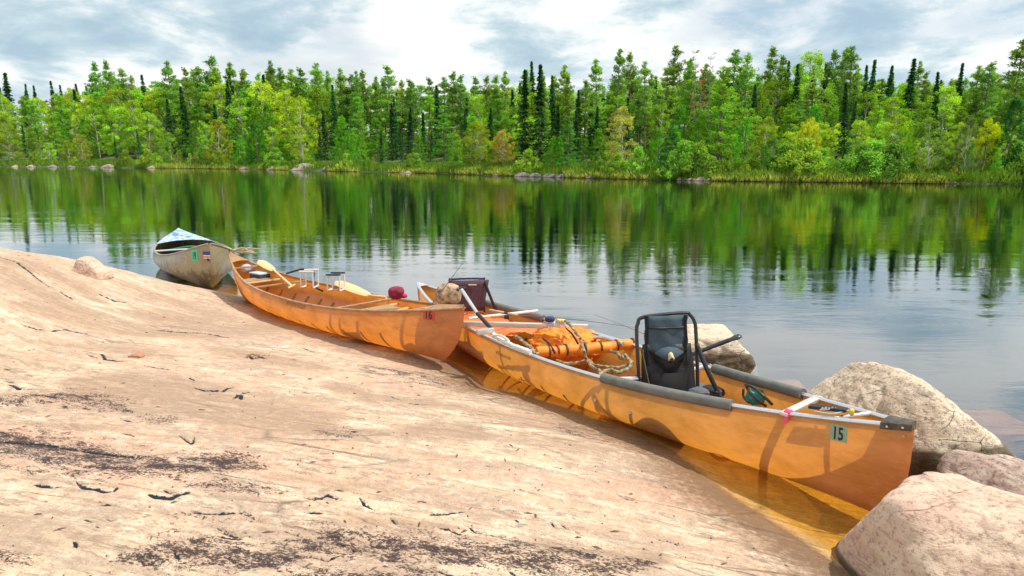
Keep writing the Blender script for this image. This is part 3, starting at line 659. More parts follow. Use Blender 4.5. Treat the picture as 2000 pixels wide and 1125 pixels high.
def hull_patch(h, e0, e1, z0, z1, side, off, n=6):
    mb = MB(); mb.grid([[h.on(e0 + (e1 - e0) * i / n, z0 + (z1 - z0) * j / n, side, off) for j in range(n + 1)] for i in range(n + 1)]); return mb
def hull_text(h, s, e0, z0, size, side, off, dire=-1, shear=0.0, bold=0.0, sx=1.0):
    cu = bpy.data.curves.new('t', 'FONT'); cu.body = s; cu.size = size; cu.shear = shear; cu.offset = bold; cu.resolution_u = 3
    o = bpy.data.objects.new('t', cu); col.objects.link(o)
    dg = bpy.context.evaluated_depsgraph_get(); me = bpy.data.meshes.new_from_object(o.evaluated_get(dg))
    bm = bmesh.new(); bm.from_mesh(me); bmesh.ops.triangulate(bm, faces=bm.faces); 
    vs = [h.on(e0 + dire * v.co.x * sx, z0 + v.co.y, side, off) for v in bm.verts]; fs = [[v.index for v in f.verts] for f in bm.faces]; bm.free()
    bpy.data.objects.remove(o); mb = MB(); mb.add(vs, fs); return mb

def strip_on(rows_fn): pass
def canoe(name, label, h, m_hull, m_gun, gr, ribs=(), decks=(0.3, 0.3), m_deck=None, rib_mat=None, deckn=1):
    root = thing(name, label, 'canoe', (h.P0 + h.P1) / 2)
    mb = MB(); mb.grid(h.skin()); mb.build('hull', m_hull, root, sharp=80)
    for side in (1, -1):
        MB().tube(h.gun(side, 0.01, h.L - 0.01, n=80), gr, 8, flat=0.75).build('gunwale', m_gun, root)
    for e in ribs:
        pts = [h.sec(e, f / 12) for f in range(-8, 9)]; ctr = h.W(e, 0, h.sheer(e))
        pts = [p + (ctr - p).normalized() * 0.010 for p in pts]
        MB().tube(pts, 0.013, 6).build('rib', rib_mat or M_RIB, root)
    if m_deck:
        for k, (en, ln) in enumerate(((0, decks[0]), (1, decks[1]))):
            if ln <= 0: continue
            rows = []
            for i in range(9):
                e = 0.004 + ln * i / 8; e = e if en == 0 else h.L - e
                b_ = max(h.bg(e) - 0.002, 0.002); z = h.sheer(e)
                rows.append([h.W(e, b_ * q_ / 3, z + 0.012 + 0.03 * (1 - (q_ / 3) ** 2) * (b_ / 0.2)) for q_ in range(-3, 4)])
            d = MB(); d.grid(rows); o = d.build('deck_plate', m_deck, root)
            sm = o.modifiers.new('s', 'SOLIDIFY'); sm.thickness = 0.008
    return root

# the near canoe, numbered 15
zA0, zA1 = -0.035, -0.045
bowA = at(1766, 1014, 0); sternA = at(815, 552, 0.47)
HA = Hull((bowA.x, bowA.y, zA0), (sternA.x, sternA.y, zA1), 0.445, 0.56, 0.38, 0.515, a=2.0, b=0.92, Rn=0.16, Rf=0.30, mn=5.0, mf=3.0, nmax=3.1, cn=2.2, cf=3.0, raken=0.0, nmin=1.1)
# the middle canoe, numbered 16
bowB = at(903, 712, 0.09); sternB = at(458, 580, 0.0)
HB = Hull((bowB.x, bowB.y, 0.07), (sternB.x, sternB.y, 0.0), 0.40, 0.54, 0.34, 0.60, a=2.1, b=0.85, Rn=0.26, Rf=0.45, mn=2.6, mf=2.6, nmax=2.6, cn=2.0, cf=3.4, raken=0.04, rakef=0.02, tum=0.06)
bowC = at(416, 567, 0.03)
HC = Hull((bowC.x, bowC.y, 0.02), (-6.55, 13.5, -0.12), 0.56, 0.68, 0.40, 0.58, a=2.2, b=0.72, Rn=0.30, Rf=0.4, mn=3.0, mf=3.0, nmax=2.4, cn=2.6, cf=3.0, raken=0.03, nmin=1.75, pb=0.7, tum=0.12)
print('LEN', HA.L, HB.L, HC.L)

cA = canoe('canoe', 'amber see-through canoe with silver gunwales and the number 15, nearest the boulders', HA, M_KEV, M_ALU, 0.018,
           ribs=[e for e in (2.35, 2.62, 2.9, 3.2, 3.5, 3.8, 4.1, 4.4)])
cB = canoe('canoe', 'amber canoe with brown wooden gunwales and the number 16, pulled up on the ledge', HB, M_KEV2, M_WOODG, 0.016,
           ribs=[0.9 + 0.27 * k for k in range(13)])
cC = canoe('canoe', 'tan canoe with green stickers and a flag, farthest along the ledge', HC, M_TAN, pm('dull gunwale', (0.42, 0.36, 0.32), 0.4, 0.3), 0.016)
for h in (HA, HB, HC):
    cut_from_lake(h.plug())
# ------------------------------------------------------------------ trees
def leaf_mat(name, trans=0.38):
    m, t, out = nt(name)
    oi = N(t, 'ObjectInfo'); tn = N(t, 'Attribute', attribute_name='tone').outputs['Fac']
    c = mixc(t, 1.0, oi.outputs['Color'], N(t, 'CombineColor').outputs[0], 'MULTIPLY')
    cx = t.nodes[-1] if False else None
    comb = [n for n in t.nodes if n.bl_idname == 'ShaderNodeCombineColor'][0]
    for k in range(3): L(t, tn, comb.inputs[k])
    warm = mixc(t, ramp(t, noise(t, pos(t), 0.9, 3, 0.6), [(0.5, 0.0), (0.75, 0.35)]), c, mixc(t, 1.0, c, (1.5, 1.0, 0.7), 'MULTIPLY'))
    d = N(t, 'BsdfDiffuse'); L(t, warm, d.inputs[0])
    tl = N(t, 'BsdfTranslucent'); L(t, mixc(t, 1.0, warm, (1.25, 1.15, 0.5), 'MULTIPLY'), tl.inputs[0])
    mx = N(t, 'MixShader'); mx.inputs[0].default_value = trans; L(t, d.outputs[0], mx.inputs[1]); L(t, tl.outputs[0], mx.inputs[2])
    L(t, mx.outputs[0], out.inputs[0]); return m
M_LEAF = leaf_mat('foliage')
def bark(name, c1, c2, sc_=(1, 1, 0.25), bs=6, thr=(0.45, 0.55)):
    m, t, out = nt(name); p = N(t, 'BsdfPrincipled'); g = objc(t)
    L(t, mixc(t, ramp(t, noise(t, mapping(t, g, scale=sc_), bs, 4, 0.7), [(thr[0], 0.0), (thr[1], 1.0)]), c1, c2), p.inputs['Base Color'])
    p.inputs['Roughness'].default_value = 0.9; L(t, p.outputs[0], out.inputs[0]); return m
M_BARK = bark('grey brown bark', (0.16, 0.11, 0.08), (0.26, 0.20, 0.15))
M_BIRCH = bark('white birch bark', (0.62, 0.58, 0.50), (0.16, 0.13, 0.11), (1, 1, 3.0), 4, (0.58, 0.66))
M_DEAD = bark('dead grey bark', (0.30, 0.26, 0.23), (0.20, 0.16, 0.14))

def cards(C, U, Wd, tone):     # C centre, U half-length vector, Wd half-width vector
    v = np.stack([C - U, C + Wd * 0.9 - U * 0.1, C + U, C - Wd * 0.9 - U * 0.1], 1).reshape(-1, 3)
    n = len(C); f = np.arange(n * 4).reshape(n, 4)
    return v, f, np.repeat(tone, 4)
def rand_dirs(r, n):
    d = r.normal(size=(n, 3)); return d / np.linalg.norm(d, axis=1)[:, None]
def crown_mesh(nm, kind, seed):
    r = np.random.RandomState(seed); Hh = 10.0; br = []
    if kind == 'spruce':
        K = 240; z0 = np.sort(r.uniform(0.4, 9.9, K)); Rm = r.uniform(1.5, 2.0)
        rad_ = Rm * (1 - z0 / 10.05) ** 0.95 * r.uniform(0.4, 1.2, K); rad_ = np.minimum(rad_, 0.35 + 0.8 * z0); az = np.arange(K) * 2.4 + r.uniform(-.4, .4, K)
        M = 18; tt = r.uniform(0.1, 1, (K, M)) ** 0.7
        C = np.stack([np.cos(az)[:, None] * rad_[:, None] * tt, np.sin(az)[:, None] * rad_[:, None] * tt, z0[:, None] - 0.35 * rad_[:, None] * tt + 0.1 * tt ** 2], -1).reshape(-1, 3)
        C += r.normal(size=C.shape) * 0.05
        out = np.repeat(np.stack([np.cos(az), np.sin(az), -0.45 + 0 * az], -1), M, 0)
        U = out * r.uniform(0.09, 0.19, (len(C), 1)) + r.normal(size=C.shape) * 0.03
        side = np.stack([-out[:, 1], out[:, 0], 0 * out[:, 0]], -1) + r.normal(size=C.shape) * 0.4
        Wd = side * r.uniform(0.04, 0.08, (len(C), 1)); tone = np.repeat(r.uniform(0.65, 1.25, K), M) * r.uniform(0.8, 1.2, len(C))
    elif kind in ('white_pine', 'red_pine'):
        lo = 1.0 if kind == 'white_pine' else r.uniform(3.2, 4.6)
        K = 52 if kind == 'white_pine' else 50
        z0 = np.sort(r.uniform(lo, 9.7, K)); x = (z0 - lo) / (10 - lo)
        if kind == 'white_pine': rad_ = 2.5 * (1 - x * 0.84) * r.uniform(0.5, 1.1, K)
        else: rad_ = (0.35 + 1.05 * np.sin(np.clip(x * 0.95 + 0.16, 0, 1) * math.pi) ** 0.7) * r.uniform(0.35, 1.15, K)
        az = np.arange(K) * 2.4 + r.uniform(-.6, .6, K)
        CC, UU, TT = [], [], []
        for k in range(K):
            br.append(((0, 0, z0[k] - 0.15), (math.cos(az[k]) * rad_[k] * .9, math.sin(az[k]) * rad_[k] * .9, z0[k] + 0.12 * rad_[k]), 0.03))
            nb = int(3 + rad_[k] * 4); tn = r.uniform(0.7, 1.25)
            for j in range(nb):
                tt = r.uniform(0.25, 1.0); a = az[k] + r.uniform(-.5, .5) * tt ** .5
                c = np.array([math.cos(a) * rad_[k] * tt, math.sin(a) * rad_[k] * tt, z0[k] + 0.12 * rad_[k] * tt + r.uniform(-.06, .12)])
                m = 14; s = r.uniform(0.16, 0.30)
                off = rand_dirs(r, m) * np.array([1, 1, 0.75]) * s * 1.15 * r.uniform(0.2, 1, (m, 1)) ** .5
                CC.append(c + off); UU.append((off / s + np.array([math.cos(a), math.sin(a), 0.5]) * .6)); TT.append(np.full(m, tn) * r.uniform(.75, 1.25, m))
        C = np.vstack(CC); U = np.vstack(UU); U = U / np.linalg.norm(U, axis=1)[:, None] * r.uniform(0.08, 0.15, (len(C), 1)); tone = np.concatenate(TT)
        Wd = np.cross(U, rand_dirs(r, len(C))); Wd = Wd / (np.linalg.norm(Wd, axis=1)[:, None] + 1e-6) * r.uniform(0.035, 0.06, (len(C), 1))
    elif kind in ('aspen', 'maple', 'bush'):
        if kind == 'aspen': lo, hi, Rm, K = 1.2, 9.6, 2.5, 100
        elif kind == 'maple': lo, hi, Rm, K = 2.6, 9.8, 3.6, 80
        else: lo, hi, Rm, K = 0.3, 9.0, 6.5, 60
        z0 = r.uniform(lo, hi, K); x = (z0 - lo) / (hi - lo)
        prof = np.sqrt(np.clip(1 - (2 * x - (0.75 if kind != 'bush' else 0.3)) ** 2 / 1.7, 0.04, 1)) * (1 - 0.25 * x)
        az = r.uniform(0, 6.3, K); rr = prof * Rm * r.uniform(0.25, 1.05, K) ** 0.6
        CC, UU, TT = [], [], []
        for k in range(K):
            c = np.array([math.cos(az[k]) * rr[k], math.sin(az[k]) * rr[k], z0[k]])
            if k % 2 == 0 and kind != 'bush': br.append(((0, 0, max(1.5, z0[k] - 0.8 - rr[k] * .6)), tuple(c), 0.03))
            m = 80 if kind != 'bush' else 60; s = (0.42 if kind == 'aspen' else 0.62 if kind == 'maple' else 1.3) * r.uniform(0.7, 1.35); tn = r.uniform(0.65, 1.3)
            off = rand_dirs(r, m) * np.array([1, 1, 1.05]) * s * r.uniform(0.15, 1, (m, 1)) ** .6
            CC.append(c + off); UU.append(rand_dirs(r, m)); TT.append(np.full(m, tn) * r.uniform(.75, 1.3, m))
        C = np.vstack(CC); ls = {'aspen': 0.085, 'maple': 0.13, 'bush': 0.30}[kind]
        U = np.vstack(UU) * r.uniform(.7, 1.3, (len(C), 1)) * ls; tone = np.concatenate(TT)
        Wd = np.cross(U, rand_dirs(r, len(C))) ; Wd = Wd / (np.linalg.norm(Wd, axis=1)[:, None] + 1e-6) * ls * 0.75
    elif kind == 'cedar':
        K = 190; z0 = np.sort(r.uniform(0.1, 9.7, K)) ; Rm = 2.3
        rad_ = Rm * np.clip((1 - z0 / 10.2), 0, 1) ** 0.65 * r.uniform(0.7, 1.1, K) * np.clip(0.75 + z0 * .3, 0, 1); az = r.uniform(0, 6.3, K)
        M = 30; out = np.stack([np.cos(az), np.sin(az), 0 * az], -1)
        C = np.repeat(out * rad_[:, None] + np.stack([0 * z0, 0 * z0, z0], -1), M, 0)
        off = rand_dirs(r, len(C)) * np.array([.30, .30, .42]) * r.uniform(.2, 1, (len(C), 1)); C = C + off
        C[:, :2] *= r.uniform(0.7, 1, (len(C), 1))
        U = (np.repeat(out, M, 0) * .5 + np.array([0, 0, .7]) + r.normal(size=C.shape) * .35) * r.uniform(.07, .14, (len(C), 1))
        Wd = np.cross(U, rand_dirs(r, len(C))); Wd = Wd / (np.linalg.norm(Wd, axis=1)[:, None] + 1e-6) * 0.06
        tone = np.repeat(r.uniform(0.65, 1.25, K), M) * r.uniform(.8, 1.2, len(C))
    elif kind == 'dead':
        K = 40; z0 = r.uniform(3, 9.8, K); az = r.uniform(0, 6.3, K); ln = (1.3 - z0 * 0.09) * r.uniform(.5, 1.2, K)
        for k in range(K): br.append(((0, 0, z0[k]), (math.cos(az[k]) * ln[k], math.sin(az[k]) * ln[k], z0[k] + .25 * ln[k]), 0.025))
        m = 420; kk = r.randint(0, K, m); tt = r.uniform(.4, 1.05, m)
        C = np.stack([np.cos(az[kk]) * ln[kk] * tt, np.sin(az[kk]) * ln[kk] * tt, z0[kk] + .25 * ln[kk] * tt], -1) + r.normal(size=(m, 3)) * .07
        U = rand_dirs(r, m) * .09; Wd = np.cross(U, rand_dirs(r, m)) * .4; tone = r.uniform(.7, 1.3, m)
    v, f, tn = cards(C, U, Wd, tone)
    me = np_mesh(nm, v, f, M_LEAF); set_attr(me, 'tone', tn)
    return me, br
TRUNK = {'spruce': (0.11, M_BARK), 'white_pine': (0.15, M_BARK), 'red_pine': (0.13, M_BARK), 'aspen': (0.085, M_BIRCH), 'maple': (0.16, M_BARK), 'bush': (0.0, M_BARK), 'cedar': (0.12, M_BARK), 'dead': (0.10, M_DEAD)}
PROTO = {}
def make_proto(kind, seed):
    cm, br = crown_mesh('crown', kind, seed); r0, bm_ = TRUNK[kind]; r = random.Random(seed)
    mb = MB()
    if kind == 'bush':
        for k in range(6):
            a = k * 1.05; mb.tube([(math.cos(a) * .3, math.sin(a) * .3, -.5), (math.cos(a) * 1.8, math.sin(a) * 1.8, 3.5), (math.cos(a) * 3.2, math.sin(a) * 3.2, 6.5)], [0.14, 0.1, 0.04], 5)
    else:
        ax, ay = r.uniform(-.12, .12), r.uniform(-.12, .12)
        pts = [(ax * math.sin(z * .55), ay * math.sin(z * .4 + 1), z) for z in (-0.6, 0.0, 1, 2.5, 4, 5.5, 7, 8.5, 9.8)]
        mb.tube(pts, [r0 * 1.35, r0 * 1.15, r0, r0 * .9, r0 * .78, r0 * .6, r0 * .42, r0 * .24, r0 * .06], 7)
        for a, b, rr in br: 
            a = Vector(a); b = Vector(b); mb.tube([a, (a + b) / 2 + Vector((0, 0, -.05)), b], [rr, rr * .75, rr * .35], 4, caps=False)
    o = mb.build('trunk', bm_); tm = o.data; bpy.data.objects.remove(o)
    return cm, tm
for k_ in TRUNK:
    PROTO[k_] = [make_proto(k_, 100 + 7 * s + len(k_)) for s in range(1 if k_ in ('maple',) else 3 if k_ not in ('dead',) else 2)]

def shore_point(px, d):
    dr = ray(px, 335); k = dr.x / dr.y
    Y = 30.0; lo, hi = 20.0, 330.0
    for _ in range(40):
        Y = (lo + hi) / 2
        if Y - np.interp(k * Y, FSn[:, 0], FSn[:, 1]) < d * 1.12: lo = Y
        else: hi = Y
    return k * Y, Y
COLS = {'spruce': (0.065, 0.200, 0.060), 'white_pine': (0.230, 0.470, 0.050), 'red_pine': (0.235, 0.410, 0.070), 'aspen': (0.335, 0.510, 0.045), 'maple': (0.34, 0.36, 0.03), 'bush': (0.28, 0.46, 0.06), 'cedar': (0.170, 0.430, 0.035), 'dead': (0.20, 0.12, 0.07)}
NAMES = {'spruce': ('spruce', 'spruce'), 'white_pine': ('pine_tree', 'pine'), 'red_pine': ('pine_tree', 'pine'), 'aspen': ('aspen_tree', 'aspen'), 'maple': ('maple_tree', 'maple'), 'bush': ('shrub', 'shrub'), 'cedar': ('cedar_tree', 'cedar'), 'dead': ('dead_tree', 'dead tree')}
DESC = {'spruce': 'dark narrow spruce', 'white_pine': 'feathery light green pine', 'red_pine': 'tall bare-trunked pine', 'aspen': 'yellow-green leafy tree', 'bush': 'low leafy shrub', 'cedar': 'dense cone shaped cedar', 'dead': 'bare grey dead tree', 'maple': 'spreading maple'}
def where(px):
    for lim, s in ((130, 'at the far left of the far shore'), (290, 'above the bare ledge crest'), (460, 'above the tan canoe'), (690, 'over the far half of canoe 16'), (915, 'over the near half of canoe 16'), (1070, 'over the far end of canoe 15'),
                   (1230, 'above the orange pack'), (1345, 'above the black chair'), (1480, 'over the lone boulder in the water'), (1640, 'over the left of the peaked boulder'), (1800, 'over the right of the peaked boulder'), (9999, 'at the right end of the far shore')):
        if px < lim: return s
def tree(px, d, top, kind, wide=1.0, colr=None, label=None, var=0.28, rowname='', base_lift=0.0):
    X, Y = shore_point(px, d); gz = float(far_h(np.array([[X, Y]]))[0])
    z1 = CH + ray(px, top).z / ray(px, top).y * Y
    hgt = max(z1 - gz, 0.8); s = hgt / 9.8
    cm, tm = rnd.choice(PROTO[kind]); nm, cat = NAMES[kind]
    grp = {'spruce': 'spruces on the far shore', 'pine': 'pines on the far shore', 'aspen': 'aspens on the far shore', 'shrub': 'shrubs on the far shore', 'cedar': 'cedars on the far shore'}.get(cat)
    lab = label or '%s %s, %s' % (DESC[kind], rowname or 'by the water', where(px))
    root = thing(nm, lab, cat, (X, Y, gz - 0.05), None if label else grp)
    c = colr or COLS[kind]; v = rnd.uniform(1 - var, 1 + var); hshift = rnd.uniform(-.24, .14)
    if label: hshift = 0
    v *= 1.12; c = (c[0] * v * (1 + hshift), c[1] * v, c[2] * v * (1 - hshift))
    for pn, me in (('trunk', tm), ('crown', cm)):
        o = bpy.data.objects.new(pn, me); col.objects.link(o); o.parent = root
        if pn == 'crown': o.color = (*c, 1)
    root.rotation_euler = (rnd.uniform(-.045, .045), rnd.uniform(-.045, .045), rnd.uniform(0, 6.28))
    if base_lift: root.location.z += base_lift
    wide = (0.75 * wide if wide > 1.2 else max(wide, .85)) if kind == 'spruce' else wide; root.scale = (s * wide, s * wide, s); return root

# canopy line of the photograph, as (pixel x, pixel y of the leafy mass)
CAN = [(-400, 190), (0, 188), (120, 185), (220, 168), (330, 163), (480, 160), (620, 162), (760, 170), (900, 176), (1050, 170), (1150, 178), (1260, 160), (1330, 150), (1420, 155), (1560, 150), (1700, 160), (1850, 165), (1990, 155), (2400, 150)]
def can(px): return float(np.interp(px, [a for a, _ in CAN], [b for _, b in CAN]))
# back skyline trees, one by one
for px, top, kind, wd in [(36, 145, 'spruce', 1.2), (6, 168, 'spruce', .7), (20, 172, 'spruce', .7), (68, 165, 'spruce', .7), (88, 168, 'spruce', .8), (123, 160, 'spruce', .6), (140, 168, 'spruce', .6), (155, 172, 'aspen', 1), (172, 166, 'spruce', .6), (186, 170, 'spruce', .6), (196, 172, 'spruce', .7),
        (215, 122, 'red_pine', .75), (228, 118, 'red_pine', .7), (250, 134, 'red_pine', .9), (350, 120, 'red_pine', 1.0), (378, 132, 'red_pine', .8), (408, 130, 'red_pine', .9), (427, 110, 'red_pine', 1.1), (458, 122, 'red_pine', 1.0), (488, 140, 'red_pine', .8), (515, 142, 'red_pine', .7),
        (538, 118, 'red_pine', .7), (560, 132, 'red_pine', .9), (590, 133, 'red_pine', 1.0), (625, 121, 'red_pine', .9), (650, 138, 'red_pine', .7), (680, 134, 'red_pine', .9), (700, 138, 'red_pine', .7), (718, 136, 'red_pine', .8), (768, 128, 'red_pine', 1.1), (742, 150, 'red_pine', .8), (810, 155, 'red_pine', .9), (842, 152, 'red_pine', .9), (882, 138, 'red_pine', .9), (902, 146, 'red_pine', .9), (925, 150, 'red_pine', .9), (966, 148, 'red_pine', .9), (986, 140, 'red_pine', .8), (1020, 138, 'red_pine', .9),
        (1042, 122, 'spruce', .8), (1060, 136, 'red_pine', .7), (1095, 127, 'red_pine', .9), (1078, 150, 'spruce', .9), (1165, 116, 'red_pine', 1.0), (1198, 95, 'red_pine', .8), (1232, 100, 'red_pine', .8), (1258, 120, 'red_pine', .8), (1303, 88, 'red_pine', .9), (1340, 112, 'red_pine', .7), (1418, 95, 'red_pine', 1.0), (1444, 103, 'red_pine', .9), (1488, 93, 'red_pine', .9), (1508, 108, 'red_pine', .8), (1522, 120, 'spruce', .9), (1545, 128, 'spruce', .8), (1573, 100, 'aspen', 1.1), (1602, 97, 'red_pine', .9), (1630, 92, 'red_pine', .8), (1650, 88, 'red_pine', .9), (1683, 120, 'spruce', .9), (1714, 130, 'spruce', .9), (1754, 117, 'spruce', 1.1), (1770, 119, 'red_pine', .7), (1817, 142, 'spruce', .9), (1850, 126, 'spruce', .9), (1880, 128, 'red_pine', .9), (1906, 122, 'red_pine', 1.0), (1925, 130, 'red_pine', .9), (1990, 100, 'red_pine', .9), (2030, 110, 'red_pine', 1.0), (2075, 120, 'spruce', 1.0)]:
    tree(px, rnd.uniform(15, 24) if px > 205 else rnd.uniform(34, 50), top, kind, wd, rowname='topping the treeline')
for px_ in range(196, 2110, 27):
    tree(px_ + rnd.uniform(-9, 9), rnd.uniform(20, 30), can(px_) - rnd.uniform(2, 30), 'red_pine' if rnd.random() < .8 else 'spruce', rnd.uniform(.8, 1.15), rowname='just above the leafy crowns')
# rows behind
def fill(x0, x1, step, d0, d1, dt0, dt1, mix, rown, wide=(0.9, 1.2)):
    px = x0
    while px < x1:
        k = rnd.choice(mix); tree(px + rnd.uniform(-.4, .4) * step, rnd.uniform(d0, d1), can(px) + rnd.uniform(dt0, dt1), k, rnd.uniform(*wide), rowname=rown); px += step
fill(-60, 2110, 24, 34, 44, -12, 10, ['aspen', 'red_pine', 'white_pine', 'red_pine'], 'deep in the back', (1.2, 1.6))
fill(-90, 2110, 30, 26, 34, -4, 14, ['aspen', 'aspen', 'spruce', 'white_pine', 'aspen'], 'in the back row', (1.1, 1.6))
fill(-90, 2110, 31, 15, 21, -2, 24, ['aspen', 'spruce', 'red_pine', 'aspen', 'white_pine', 'spruce', 'white_pine'], 'in the upper middle', (1.0, 1.6))
fill(-90, 2110, 33, 9, 13, 26, 62, ['aspen', 'spruce', 'cedar', 'aspen', 'white_pine', 'spruce', 'cedar', 'white_pine'], 'in the lower middle', (1.0, 1.6))
fill(-90, 2110, 36, 3.5, 7, 72, 112, ['cedar', 'aspen', 'cedar', 'spruce', 'aspen'], 'in the front row', (1.1, 1.5))
fill(-90, 2110, 46, 1.0, 2.6, 112, 138, ['bush', 'bush', 'cedar', 'bush', 'aspen'], 'right at the waterline', (0.8, 1.2))
# trees one can pick out
H_ = [(1572, 3.0, 234, 'maple', 0.7, (0.50, 0.55, 0.04), 'orange and yellow maple leaning over the sedge on the far shore'),
      (1918, 4.0, 236, 'maple', 0.75, (0.50, 0.60, 0.02), 'bright lemon yellow maple near the right end of the far shore'),
      (1740, 3.0, 222, 'aspen', 1.3, (0.30, 0.46, 0.03), 'lime green round topped tree right of the tall dark spruce'),
      (1398, 5.0, 128, 'white_pine', 1.15, (0.24, 0.48, 0.05), 'broad feathery white pine, the biggest of the far shore'),
      (1310, 3.0, 232, 'white_pine', 1.3, (0.06, 0.24, 0.045), 'dark green layered pine at the water above the black chair'),
      (1645, 4.0, 162, 'spruce', 0.75, (0.04, 0.14, 0.045), 'tallest dark column of a spruce standing right of the orange maple'),
      (1024, 4.0, 138, 'spruce', 1.0, (0.045, 0.15, 0.045), 'dark tall spruce with its foot on the shore rocks, left of its pair'),
      (1052, 5.0, 128, 'spruce', 1.0, (0.045, 0.14, 0.045), 'dark tall spruce with its foot on the shore rocks, right of its pair'),
      (1078, 2.5, 266, 'cedar', 1.5, (0.18, 0.44, 0.035), 'broad bright green cedar cone right of the dark spruce pair'),
      (1108, 3.5, 222, 'white_pine', 1.2, (0.09, 0.32, 0.045), 'deep green pine right behind the broad cedar cone'),
      (706, 2.5, 258, 'cedar', 1.2, (0.20, 0.48, 0.035), 'bright green cedar at the water above the middle of the number 16 canoe'),
      (505, 2.5, 238, 'cedar', 1.5, (0.08, 0.28, 0.04), 'dark green bushy cedar at the water right of the tan canoe'),
      (1216, 4.0, 208, 'aspen', 1.25, (0.44, 0.48, 0.10), 'pinkish turning tree over the far shore left of the black chair'),
      (985, 3.5, 252, 'aspen', 1.3, (0.46, 0.36, 0.09), 'reddish turning tree over the far shore left of the dark spruces'),
      (930, 3.5, 236, 'aspen', 1.4, (0.32, 0.42, 0.03), 'yellow-green birch with a leaning white trunk on the far shore'),
      (895, 3.0, 262, 'cedar', 1.4, (0.24, 0.50, 0.04), 'light green bushy cedar left of the leaning white trunk'),
      (1361, 11.0, 136, 'dead', 1.1, (0.50, 0.12, 0.05), 'rust red dead conifer poking out beside the big white pine'),
      (1378, 13.0, 104, 'dead', .7, None, 'bare grey snag poking above the trees, right of the rust red one'),
      (1352, 14.0, 100, 'dead', .7, None, 'bare grey snag poking above the trees, left of the rust red one'),
      (268, 16.0, 150, 'dead', 1.0, (0.22, 0.12, 0.08), 'thin reddish snag at the edge of the left pine group'),
      (1958, 7.0, 76, 'red_pine', 1.2, (0.18, 0.34, 0.06), 'tallest pine of the whole shore, near the right edge'),
      (1965, 3.0, 190, 'cedar', 1.2, (0.05, 0.20, 0.04), 'dark cedar at the foot of the tallest pine'),
      (1505, 2.6, 268, 'aspen', 1.1, (0.16, 0.32, 0.06), 'small pale green tree left of the orange maple'),
      (1690, 2.0, 288, 'bush', .8, (0.17, 0.28, 0.07), 'grey-green round willow shrub at the water, left of its twin'),
      (1742, 2.0, 268, 'bush', .65, (0.18, 0.29, 0.08), 'grey-green round willow shrub at the water, the taller of the twins'),
      (1810, 2.5, 230, 'aspen', 1.25, (0.20, 0.36, 0.05), 'pale green birch between the willows and the yellow maple'),
      (1882, 2.0, 225, 'aspen', .8, (0.16, 0.26, 0.08), 'slim white trunked birch just left of the yellow maple'),
      (22, 3.0, 240, 'aspen', 1.3, (0.24, 0.36, 0.04), 'yellow-green birch with a white trunk at the left end of the far shore'),
      (430, 2.5, 232, 'aspen', 1.2, (0.34, 0.40, 0.03), 'yellowing birch over the far shore above the tan canoe'),
      (165, 4.0, 262, 'aspen', 1.2, (0.34, 0.36, 0.06), 'golden tinted tree on the left part of the far shore'),
      (592, 8.0, 188, 'aspen', 1.1, (0.36, 0.50, 0.03), 'lime yellow round crown halfway up the hill behind the number 16 canoe'),
      (348, 1.6, 298, 'bush', .55, (0.30, 0.36, 0.10), 'pale willow shrub on the sedge point, first of three from the left'),
      (384, 1.6, 298, 'bush', .65, (0.28, 0.36, 0.10), 'pale willow shrub on the sedge point, middle one of three'),
      (415, 1.6, 293, 'bush', .6, (0.22, 0.33, 0.07), 'pale willow shrub on the sedge point, last of three from the left'),
      (394, 1.2, 315, 'bush', .5, (0.30, 0.11, 0.05), 'little rust red shrub on the sedge point'),
      (1454, 1.6, 312, 'bush', .7, (0.30, 0.46, 0.04), 'bright yellow-green shrub on the shore under the big white pine'),
      (1864, 1.4, 322, 'bush', .8, (0.34, 0.38, 0.05), 'small yellow shrub at the water left of the yellow maple')]
for px, d, top, kind, wd, c, lab in H_:
    tree(px, d, top, kind, wd, c, lab, var=0.03)

